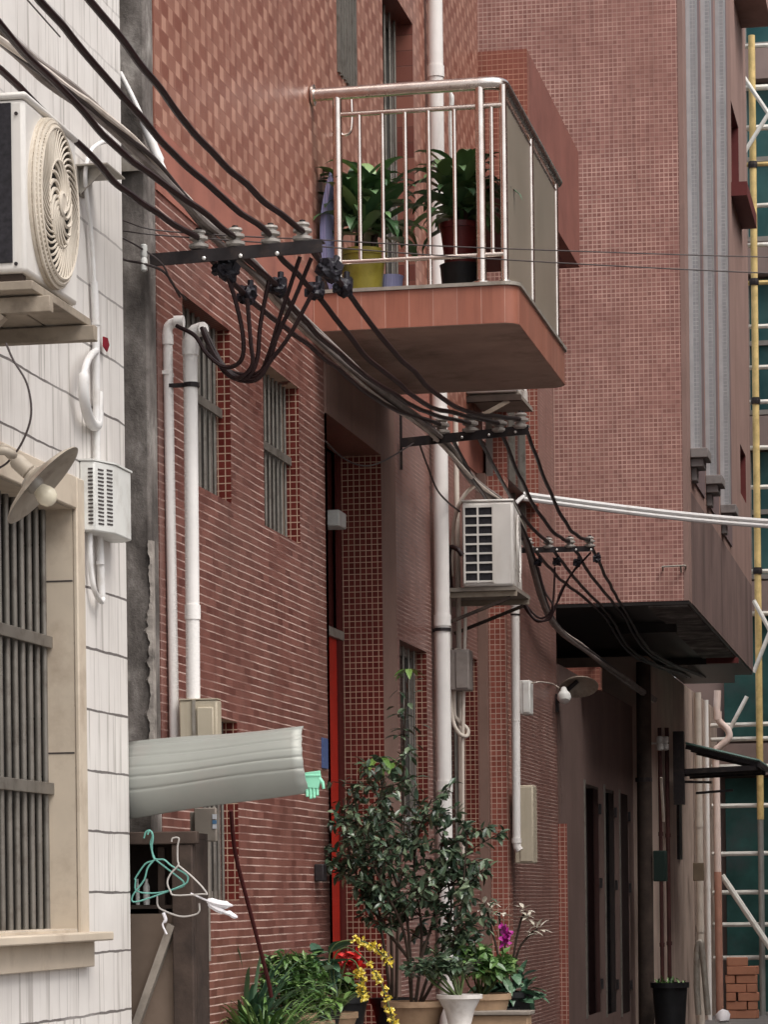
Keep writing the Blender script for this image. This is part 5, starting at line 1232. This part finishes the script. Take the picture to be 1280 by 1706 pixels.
def upright(name, label, px, off, r, mat, cat='pipe', z1=None, collar=None):
    q = hp_(px, 1450, off); z1 = z1 or zh - .02
    return pipe(name, [Vector((q.x, q.y, 0)), Vector((q.x, q.y, z1))], r, mat, label, cat, 'pipes on the cream house', [((q.x, q.y, z_), (0,0,1), r * 1.14, .04) for z_ in (collar or ())])
upright('drainpipe', 'greenish cream drainpipe on the cream house corner, leftmost of the thick ones', 1166, .06, .042, M_PVCOLD, 'drainpipe', None, (1.1, 2.3))
upright('pipe', 'slim white pipe between the cream drainpipe and the pink drainpipe', 1180, .05, .028, M_PVC, 'pipe', None, (1.6, 2.9))
XQP = XH + .06
qy = yx(1193, 1450, XQP)
def bq(px, py): return P(px, py, Y=qy)
big = [bq(1196, 1150), bq(1196, 1195), bq(1213, 1216), bq(1214, 1230), bq(1199, 1244), bq(1193, 1254), bq(1194, 1300)]
zfoot = Vector((XQP + .03, qy, 0))
bpipe = pipe('drainpipe', [zfoot] + list(reversed(smoothpts(big, 5))), .043, M_PVCPINK, 'pale pink drainpipe with a double bend at the cream house corner', 'drainpipe', None, [(bq(1196, 1192), (0,0,1), .05, .05), (bq(1193, 1258), (0,0,1), .05, .05)])
k = MB(); k.tube([zfoot, zfoot.lerp(bq(1194, 1300), (zy(1199, 1452, qy)) / bq(1194, 1300).z)], .0455, 14); k.build('painted_sleeve', plain('salmon_painted_pipe', (.44, .23, .17), .5, var=.15, dirt=(.30, .16, .12)), bpipe, smooth=True)
qv = hp_(1166, 1452, .12)
k = MB(); k.box(qv.x - .06, qv.x + .06, qv.y - .16, qv.y - .08, zy(1166, 1467, qv.y), zy(1166, 1437, qv.y)); tag(k.build('valve_box', plain('tan_metal_box', (.19, .145, .10), .6), None, bevel=.006, origin=qv), 'small tan box on the lower cream drainpipe', 'box')
yv_ = qv.y - .3
k = MB(); k.tube(smoothpts([P(1164, 1690, Y=yv_), P(1161, 1640, Y=yv_), P(1162, 1580, Y=yv_), P(1168, 1570, Y=yv_), P(1172, 1600, Y=yv_), P(1180, 1690, Y=yv_)], 6), .035, 9)
tag(k.build('water_pipe', M_BRACKET, None, smooth=True, origin=P(1164, 1690, Y=yv_)), 'bent brownish water pipe at the foot of the cream house', 'pipe')
# small green awning on black brackets
yga = YH0 + 1.4
ga = thing('small_awning', 'small dark green corrugated awning on black brackets by the pink drainpipe', 'awning', P(1140, 1250, Y=yga))
g0, g1 = P(1142, 1239, Y=yga), P(1265, 1268, Y=yga)
k = MB(); n_ = 40
for i in range(n_ + 1):
    for j in range(7):
        p_ = g0.lerp(g1, j / 6); k.v.append(p_ + Vector((0, 1.5 * i / n_, .012 * math.sin(i * 1.57))))
for i in range(n_):
    for j in range(6): k.f.append((i*7+j, i*7+j+1, (i+1)*7+j+1, (i+1)*7+j))
o = k.build('sheet', M_GREENSHEET, ga, smooth=True); o.modifiers.new('t', 'SOLIDIFY').thickness = .01
for yy in (yga + .05, yga + .7, yga + 1.4):
    k = MB(); k.bar(P(1130, 1285, Y=yga) + Vector((0, yy - yga, 0)), P(1262, 1278, Y=yga) + Vector((0, yy - yga, 0)), .035, .05); k.build('bracket_arm', M_IRON, ga)
    k = MB(); k.bar(g0 + Vector((0, yy - yga, -.03)), g1 + Vector((0, yy - yga, -.03)), .03, .04); k.build('rafter', M_IRON, ga)
k = MB(); q0, q1 = P(1123, 1340, Y=yga), P(1139, 1218, Y=yga); k.box(q0.x, q1.x, yga - .03, yga + .1, q0.z, q1.z); k.build('wall_bracket', M_IRON, ga)
k = MB(); k.bar(g1 + Vector((0, -.02, -.03)), g1 + Vector((0, 1.52, -.03)), .03, .05); k.build('gutter', M_IRON, ga)
for i, (a_, b2, l_) in enumerate((((1136, 1302), (1186, 1303), 'black rod under the green awning, upper of two'), ((1160, 1321), (1222, 1316), 'black rod under the green awning, lower of two'))):
    k = MB(); k.bar(P(*a_, Y=yga + .2), P(*b2, Y=yga + .2), .025); tag(k.build('iron_rod', M_IRON, None, origin=P(*a_, Y=yga + .2)), l_, 'rod')
k = MB(); q0, q1 = P(1094, 1468, X=XH + .1), P(1102, 1418, X=XH + .1); k.box(XH + .08, XH + .2, q0.y - .1, q0.y + .1, q0.z, q1.z); tag(k.build('meter_case', plain('dark_green_box', (.014, .028, .022), .5), None, bevel=.008, origin=q0), 'dark green box on the maroon pipes of the cream house', 'box')
# black bucket planter
yb2 = 28.4
cbk = P(1117, 1690, Y=yb2); zt2 = zy(1117, 1636, yb2)
bk = thing('bucket_planter', 'large black bucket planter with sparse sprouts by the cream house', 'planter', (cbk.x, yb2, 0))
k = MB(); hh = zt2; k.lathe([(.125, 0), (.165, hh - .05), (.183, hh - .05), (.183, hh), (.16, hh), (.155, hh - .06), (.01, hh - .05)], (cbk.x, yb2, 0), 24, cap=True); k.build('bucket', M_POTBLACK, bk, smooth=True)
random.seed(11); lv = MB()
for i in range(26): strap_leaf(lv, (cbk.x + rnd(-.12, .14), yb2 + rnd(-.1, .1), hh - .04), (rnd(-1, 1), rnd(-1, 1), 1.6), rnd(.06, .13), .012, .8, 4)
lv.build('sprouts', M_LEAFMID, bk, smooth=True)
# bricks
random.seed(5)
yk = 36.2; xk0 = P(1212, 1690, Y=yk).x
n_rows = 7; bi = 0
bw, bh_, bd = .245, .105, .115
for r in range(n_rows):
    cols = 3 if r < 1 else 2
    wrow = [(0, .245), (.255, .115)] if r % 2 else [(0, .115), (.125, .245)]
    if r == n_rows - 1: wrow = [(0.0, .245)]
    for (ox, w_) in wrow:
        for lay in range(2):
            k = MB(); k.box(-w_/2, w_/2, -.115, .0, 0, bh_ - .006)
            jx, jr = rnd(-.012, .012), rnd(-.06, .06)
            o = k.build('brick', M_CLAYBRICK, None, bevel=.006); o['_w'] = (0,0,0)
            o.location = (xk0 + ox + w_/2 + jx, yk + lay * .13 + rnd(-.01, .01), .003 + r * bh_); o.rotation_euler = (0, 0, jr)
            tag(o, 'orange clay brick in the small stack at the street end', 'brick', 'bricks stacked at the street end')
# a white sack at the pipe foot
k = MB(); c = P(1205, 1672, Y=35.2); c.z = 0
k.lathe([(.06, 0), (.09, .03), (.085, .09), (.05, .13), (.02, .15)], c, 16); so = k.build('cement_sack', M_CLOTH, None, smooth=True, origin=c); tag(so, 'small slumped white sack at the foot of the pink drainpipe', 'sack')
for v in so.data.vertices:
    n_ = mnoise.noise(v.co * 11) * .03; v.co += Vector((n_ * 1.4, n_, n_ * .6)) if v.co.z > .01 else Vector((n_, n_, 0))

# ------------------------------------------------------------------ plants on the low cement ledge in front of the red wall
def leaf(mb, c, d, up_, L, Wd, curl=.25):
    """one folded, pointed leaf: eight faces"""
    d = Vector(d).normalized(); s_ = d.cross(Vector(up_)); s_ = s_.normalized() if s_.length > .01 else Vector((1,0,0)); u_ = s_.cross(d)
    o = len(mb.v)
    for (f, w) in ((0, .0), (.22, .72), (.5, 1.0), (.78, .66), (1, 0)):
        p_ = Vector(c) + d * (L * f) - u_ * (curl * L * f * f)
        if w == 0: mb.v.append(p_)
        else: mb.v += [p_ - s_ * Wd * w * .5 + u_ * Wd * .14 * w, p_, p_ + s_ * Wd * w * .5 + u_ * Wd * .14 * w]
    mb.f += [(o, o+2, o+1), (o, o+3, o+2)]
    for q in (0, 3): mb.f += [(o+1+q, o+2+q, o+5+q, o+4+q), (o+2+q, o+3+q, o+6+q, o+5+q)] if q == 0 else [(o+4, o+5, o+8, o+7), (o+5, o+6, o+9, o+8)]
    mb.f += [(o+7, o+8, o+10), (o+8, o+9, o+10)]
def rdir(): 
    a = rnd(0, 2*math.pi); z = rnd(-1, 1); r = math.sqrt(1 - z*z); return Vector((r*math.cos(a), r*math.sin(a), z))
zled = .80
YL0, YL1 = Y0 + .1, 16.3
k = MB(); k.box(XR + .02, -2.3, YL0, YL1, 0, zled)
tag(k.build('planter_ledge', M_LEDGE, None, bevel=.01, origin=(-2.8, 15, 0)), 'low cement ledge along the red wall carrying the potted plants', 'ledge')

def shrub(name, label, base, limbs, mat, lsize, seed, potmat, pr, ph, per=(16, 26), stemr=.011, spread=.12, mstem=None):
    """limbs: lists of points; leaves sit along the outer part of each limb and its twigs"""
    random.seed(seed)
    t_ = thing(name, label, 'potted plant', base, 'potted plants along the ledge')
    if potmat: pot(t_, base, pr*.75, pr, ph, potmat)
    st = MB(); lv = MB()
    for pts, nt, sz in limbs:
        sp = smoothpts(pts, 6); n_ = len(sp)
        st.tube(sp, [stemr * (1 - .7 * i / n_) for i in range(n_)], 7)
        for q in range(nt):
            f = rnd(.22, 1.0) ** .75; p_ = sp[min(n_ - 1, int(f * n_))]
            d = rdir(); d.z = abs(d.z) * .6 + .1; L = rnd(.5, 1.2) * spread * sz
            e_ = p_ + d * L; st.tube([p_, (p_ + e_)/2 + rdir() * .012, e_], [.0035, .0028, .002], 5)
            m_ = random.randint(*per) // 3
            for _ in range(m_):
                g = rnd(.25, 1.05); c = p_.lerp(e_, g); ld = (d * .5 + rdir()).normalized(); ld.z -= .18
                leaf(lv, c, ld, rdir() * .7 + Vector((0, 0, 1)), lsize * rnd(.65, 1.2), lsize * rnd(.36, .5), rnd(.1, .4))
    st.build('stem', mstem or M_STEM, t_, smooth=True); lv.build('foliage', mat, t_)
    return t_
def V3(px, py, Y): return P(px, py, Y=Y)
# big camellia-like shrub
ysb = 15.4
bs0 = V3(690, 1700, ysb); bs0.z = zled
L_ = lambda *pp: [V3(px, py, ysb + dy) for px, py, dy in pp]
limbs = [(L_((686, 1690, 0), (684, 1600, 0), (676, 1520, .02), (650, 1440, 0), (630, 1370, -.05), (640, 1300, -.05)), 26, 1.2),
         (L_((690, 1690, 0), (700, 1610, .05), (702, 1540, .1), (690, 1450, .1), (700, 1380, .05), (720, 1330, 0)), 24, 1.2),
         (L_((694, 1690, 0), (712, 1630, 0), (742, 1570, .05), (752, 1500, .1), (735, 1430, .1), (740, 1380, .1)), 26, 1.3),
         (L_((692, 1690, 0), (720, 1640, -.05), (748, 1590, -.1), (768, 1520, -.1), (775, 1440, -.05), (778, 1390, 0)), 22, 1.0),
         (L_((688, 1690, 0), (675, 1560, -.1), (640, 1480, -.15), (618, 1430, -.2), (605, 1385, -.15)), 20, 1.2),
         (L_((700, 1600, 0), (720, 1540, .1), (735, 1480, .15), (765, 1470, .1)), 14, 1.1),
         (L_((684, 1600, 0), (640, 1540, .0), (615, 1470, .0)), 8, 1.0), (L_((684, 1600, 0), (625, 1520, .0), (585, 1430, .0), (572, 1330, .0)), 22, 1.0)]
shrub('camellia_shrub', 'tall dark glossy leaved shrub in a tan pot before the drainpipe', bs0, limbs, M_LEAFDARK, .062, 21, M_POTTAN, .16, .16, per=(36, 58), stemr=.010, spread=.23)
# young loquat-like sapling rising behind it, with fresh leaves at the tops
ysp = 16.2
sp0 = V3(655, 1700, ysp); sp0.z = zled
t_ = thing('sapling', 'slender sapling with fresh light green leaves above the dark shrub', 'sapling', sp0, 'potted plants along the ledge')
pot(t_, sp0, .09, .12, .15, M_POTBLACK)
random.seed(4)
stems = [[(655, 1690), (652, 1560), (648, 1440), (640, 1340), (632, 1275)], [(660, 1690), (664, 1500), (672, 1340), (674, 1220), (680, 1130)], [(655, 1690), (630, 1520), (590, 1400), (580, 1330)]]
st = MB(); lv = MB(); lf = MB()
for i, s_ in enumerate(stems):
    sp = smoothpts([V3(px, py, ysp) for px, py in s_], 7); st.tube(sp, [.010 * (1 - .6*j/len(sp)) for j in range(len(sp))], 7)
    for q in range(46 if i != 1 else 40):
        f = rnd(.5, .98); p_ = sp[int(f * (len(sp) - 1))]; d = rdir(); d.z *= .5
        leaf(lv, p_ + d * rnd(.0, .10), d + Vector((0, 0, -.1)), Vector((0, 0, 1)) + rdir() * .4, rnd(.055, .085), rnd(.02, .032), .3)
def whorl(px, py, n, L, Y=ysp):
    c = V3(px, py, Y)
    for i in range(n):
        a = 2*math.pi*i/n + rnd(-.3, .3); leaf(lf, c, (math.cos(a), math.sin(a), rnd(-.35, .35)), (0, 0, 1), L * rnd(.8, 1.2), L * .42, rnd(.5, .9))
whorl(680, 1115, 6, .095); whorl(634, 1262, 7, .115); whorl(626, 1278, 5, .10); whorl(652, 1270, 5, .12)
for (px, py) in ((668, 1190), (672, 1215), (664, 1225)):
    c = V3(px, py, ysp)
    for i in range(7): a = rnd(0, 6.28); leaf(lv, c, (math.cos(a), math.sin(a), rnd(-.1, .25)), (0, 0, 1), .085, .026, .3)
for i in range(150):
    c = V3(rnd(565, 660), rnd(1300, 1480), ysp - rnd(0, .25)); leaf(lv, c, rdir(), (0, 0, 1), rnd(.05, .08), rnd(.022, .034), .3)
st.build('stem', M_STEM, t_, smooth=True); lv.build('foliage', M_LEAFDARK, t_); lf.build('young_leaves', M_LEAFBRIGHT, t_)

def clump(name, label, base, n, spread, L, Wd, mat, seed, potmat, pr, ph, el=(.2, 1.2), droop=(.6, 1.8), flower=None, height=0):
    random.seed(seed); t_ = thing(name, label, 'potted plant', base, 'potted plants along the ledge')
    if potmat: pot(t_, base, pr*.75, pr, ph, potmat)
    lv = MB()
    for i in range(n):
        a = rnd(0, 6.283); e = rnd(*el); r = rnd(0, spread)
        strap_leaf(lv, Vector(base) + Vector((math.cos(a)*r, math.sin(a)*r, ph - .03 + rnd(0, height))), (math.cos(a)*math.cos(e), math.sin(a)*math.cos(e), math.sin(e)), L*rnd(.6, 1.2), Wd*rnd(.7, 1.2), rnd(*droop), 7)
    lv.build('foliage', mat, t_, smooth=True)
    return t_
def bushy(name, label, base, ph, potmat, pr, ell, n, lsize, mat, seed, asp=.5, stems=8, mstem=None):
    """soft plant: leaves through an uneven ellipsoid on thin stems"""
    random.seed(seed); t_ = thing(name, label, 'potted plant', base, 'potted plants along the ledge')
    if potmat: pot(t_, base, pr*.75, pr, ph, potmat)
    st = MB(); lv = MB(); b_ = Vector(base) + Vector((0, 0, ph - .03)); ec = Vector(ell[0]); er = ell[1]
    tips = []
    for i in range(stems):
        d = rdir(); d.z = abs(d.z); tp = ec + Vector((d.x*er[0]*.8, d.y*er[1]*.8, (d.z - .3)*er[2])); tips.append(tp)
        st.tube([b_, b_.lerp(tp, .5) + rdir()*.02, tp], [.006, .005, .003], 6)
    for i in range(n):
        tp = random.choice(tips); c = tp + Vector((rnd(-1, 1)*er[0]*.42, rnd(-1, 1)*er[1]*.42, rnd(-1, .8)*er[2]*.42))
        leaf(lv, c, (rnd(-1, 1), rnd(-1, 1), rnd(-.5, .7)), rdir()*.5 + Vector((0,0,1)), lsize*rnd(.6, 1.25), lsize*asp*rnd(.8, 1.2), rnd(.1, .5))
    st.build('stem', mstem or M_GREENSTEM, t_, smooth=True); lv.build('foliage', mat, t_)
    return t_
def at(px, Y, z=zled): p_ = P(px, 1600, Y=Y); return Vector((p_.x, Y, z))
clump('strappy_plant', 'spiky strap leaved plant at the left end of the ledge', at(405, 13.6), 120, .13, .40, .011, M_LEAFBLUE, 31, M_POTBLACK, .13, .13, (.35, 1.35), (.5, 1.7))
cc = V3(475, 1640, 13.9)
bushy('leafy_plant', 'bushy fresh green plant right of the spiky strap leaved one', at(475, 13.9), .16, M_POTTAN, .14, (cc, (.18, .16, .15)), 900, .06, M_LEAFMID, 32, .34, 14)
clump('grassy_plant', 'low grassy plant with thin arching green leaves under the bushy one', at(440, 13.3), 190, .18, .28, .008, M_LEAFMID, 33, M_POTBLACK, .12, .10, (.2, 1.1), (.8, 2.0))
cc = V3(530, 1625, 14.4)
bushy('broadleaf_plant', 'plant with large blue green drooping leaves beside the red blooms', at(528, 14.4), .18, M_POTBLACK, .12, (cc, (.11, .10, .13)), 46, .15, M_LEAFBLUE, 34, .5, 9)
cc = V3(520, 1672, 14.0)
bushy('leafy_plant', 'small light green plant in front of the broad blue green leaves', at(520, 14.0), .12, M_POTTAN, .10, (cc, (.12, .10, .06)), 240, .055, M_LEAFBRIGHT, 35, .4, 9)
# red blooms
rdp = bushy('red_flower_plant', 'plant with bright red blooms behind the yellow orchid sprays', at(575, 14.9), .2, M_POTBLACK, .11, (V3(572, 1650, 14.9), (.10, .08, .10)), 90, .085, M_LEAFMID, 36, .45, 7)
fl = MB(); random.seed(37)
for (px, py) in ((575, 1588), (586, 1600), (592, 1592), (580, 1606), (596, 1608)):
    c = V3(px, py, 14.75)
    for i in range(11): leaf(fl, c, rdir(), rdir(), rnd(.035, .055), rnd(.026, .036), .3)
fl.build('blooms', M_REDPETAL, rdp)
# yellow orchid with arching sprays
oc = thing('yellow_orchid', 'orchid with arching sprays of small yellow flowers in the middle of the ledge', 'potted plant', at(560, 14.5), 'potted plants along the ledge')
pot(oc, at(560, 14.5), .07, .10, .14, M_POTTAN)
st = MB(); fl = MB(); random.seed(38)
for s_ in ([(555, 1660), (548, 1600), (560, 1572), (590, 1566), (615, 1572), (640, 1592), (650, 1608)], [(560, 1660), (556, 1600), (575, 1578), (600, 1590), (625, 1620), (640, 1650), (652, 1690), (655, 1712)], [(562, 1665), (575, 1605), (590, 1600), (600, 1622), (604, 1650), (608, 1666)]):
    sp = smoothpts([V3(px, py, 14.35) for px, py in s_], 7); st.tube(sp, .004, 6); n_ = len(sp)
    for q in range(46):
        p_ = sp[int(rnd(.52, 1) * (n_ - 1))] + rdir() * .022
        for i in range(5): leaf(fl, p_, rdir(), rdir(), rnd(.012, .02), rnd(.010, .014), .2)
st.build('stem', M_GREENSTEM, oc, smooth=True); fl.build('flowers', M_YELLOW, oc)['kind'] = 'stuff'
lv = MB()
for i in range(12): strap_leaf(lv, at(560, 14.5) + Vector((0, 0, .12)), (math.cos(i*2.4), math.sin(i*2.4), 1.2), .24, .016, 1.4, 7)
lv.build('foliage', M_LEAFMID, oc, smooth=True)
# right hand group
wpot = at(765, 14.6, zled)
zr_ = zy(765, 1656, 14.6)
k = MB(); hh = zr_ - zled
wp = bushy('leafy_plant', 'low small leaved plant in a flared white pot', wpot, hh, None, .1, (V3(735, 1612, 14.7), (.17, .12, .08)), 330, .05, M_LEAFDARK, 41, .5, 12)
k.lathe([(.06, 0), (.07, hh*.15), (.055, hh*.3), (.075, hh*.65), (.105, hh - .02), (.115, hh - .02), (.115, hh), (.10, hh), (.095, hh - .03)], wpot, 24); k.build('pot', M_POTWHITE, wp, smooth=True)
bushy('leafy_plant', 'round dense green plant at the right end of the ledge', at(800, 15.3), .20, M_POTTAN, .15, (V3(800, 1610, 15.3), (.17, .15, .10)), 430, .066, M_LEAFMID, 42, .55, 14)
bushy('broadleaf_plant', 'plant with broad drooping leaves at the far right of the ledge', at(846, 15.6), .20, M_POTBLACK, .13, (V3(846, 1650, 15.6), (.12, .12, .12)), 130, .10, M_LEAFBLUE, 43, .5, 10)
tr = thing('planter_box', 'brown rimmed planter box below the round green plant', 'planter', at(835, 15.1), None)
p_ = at(835, 15.1); zt4 = zy(835, 1690, 15.1)
k = MB(); k.box(p_.x - .16, p_.x + .14, 15.05, 15.2, zled, zt4); k.build('body', M_POTTAN, tr, bevel=.006)
k = MB(); k.box(p_.x - .175, p_.x + .155, 15.03, 15.22, zt4 + .0005, zt4 + .02); k.build('rim', M_GREYBOARD, tr, bevel=.004)
# frangipani-like plant with pale leaf sprigs and a magenta bloom
fr_ = thing('sparse_plant', 'sparse plant with bare stems ending in pale leaf sprigs over the brown wall', 'potted plant', at(845, 15.9), 'potted plants along the ledge')
pot(fr_, at(845, 15.9), .09, .12, .16, M_POTTAN)
st = MB(); lv = MB(); random.seed(44)
for s_ in ([(845, 1680), (838, 1600), (834, 1550), (832, 1520)], [(848, 1680), (855, 1600), (866, 1540), (876, 1518)], [(850, 1680), (862, 1590), (884, 1556), (896, 1547)], [(845, 1680), (830, 1590), (815, 1530), (812, 1512)]):
    sp = smoothpts([V3(px, py, 15.8) for px, py in s_], 6); st.tube(sp, .0065, 6)
    for i in range(15): leaf(lv, sp[-1 - i // 5] + rdir()*.03, (rnd(-1, 1), rnd(-.6, .6), rnd(-.2, .6)), (0, 0, 1), rnd(.05, .085), rnd(.018, .028), .2)
st.build('stem', M_STEM, fr_, smooth=True); lv.build('sprigs', M_LEAFPALE, fr_)
lv = MB()
for i in range(40): leaf(lv, V3(rnd(800, 830), rnd(1500, 1540), 15.8 + rnd(-.1, .1)), rdir(), (0, 0, 1), rnd(.04, .06), .024, .3)
lv.build('foliage', M_LEAFDARK, fr_)
mg = thing('magenta_orchid', 'single magenta orchid bloom on a thin stem at the right of the ledge', 'potted plant', at(838, 15.5), 'potted plants along the ledge')
pot(mg, at(838, 15.5), .06, .08, .12, M_POTBLACK)
st = MB(); st.tube(smoothpts([at(838, 15.5) + Vector((0, 0, .1)), V3(842, 1610, 15.5), V3(841, 1556, 15.5)], 5), .005, 6); st.build('stem', M_GREENSTEM, mg, smooth=True)
fl = MB(); random.seed(45)
for (px, py) in ((838, 1548), (846, 1555), (841, 1564), (843, 1572)):
    for i in range(7): leaf(fl, V3(px, py, 15.45), rdir(), rdir(), rnd(.03, .045), rnd(.024, .032), .3)
fl.build('bloom', M_PURPLE, mg)
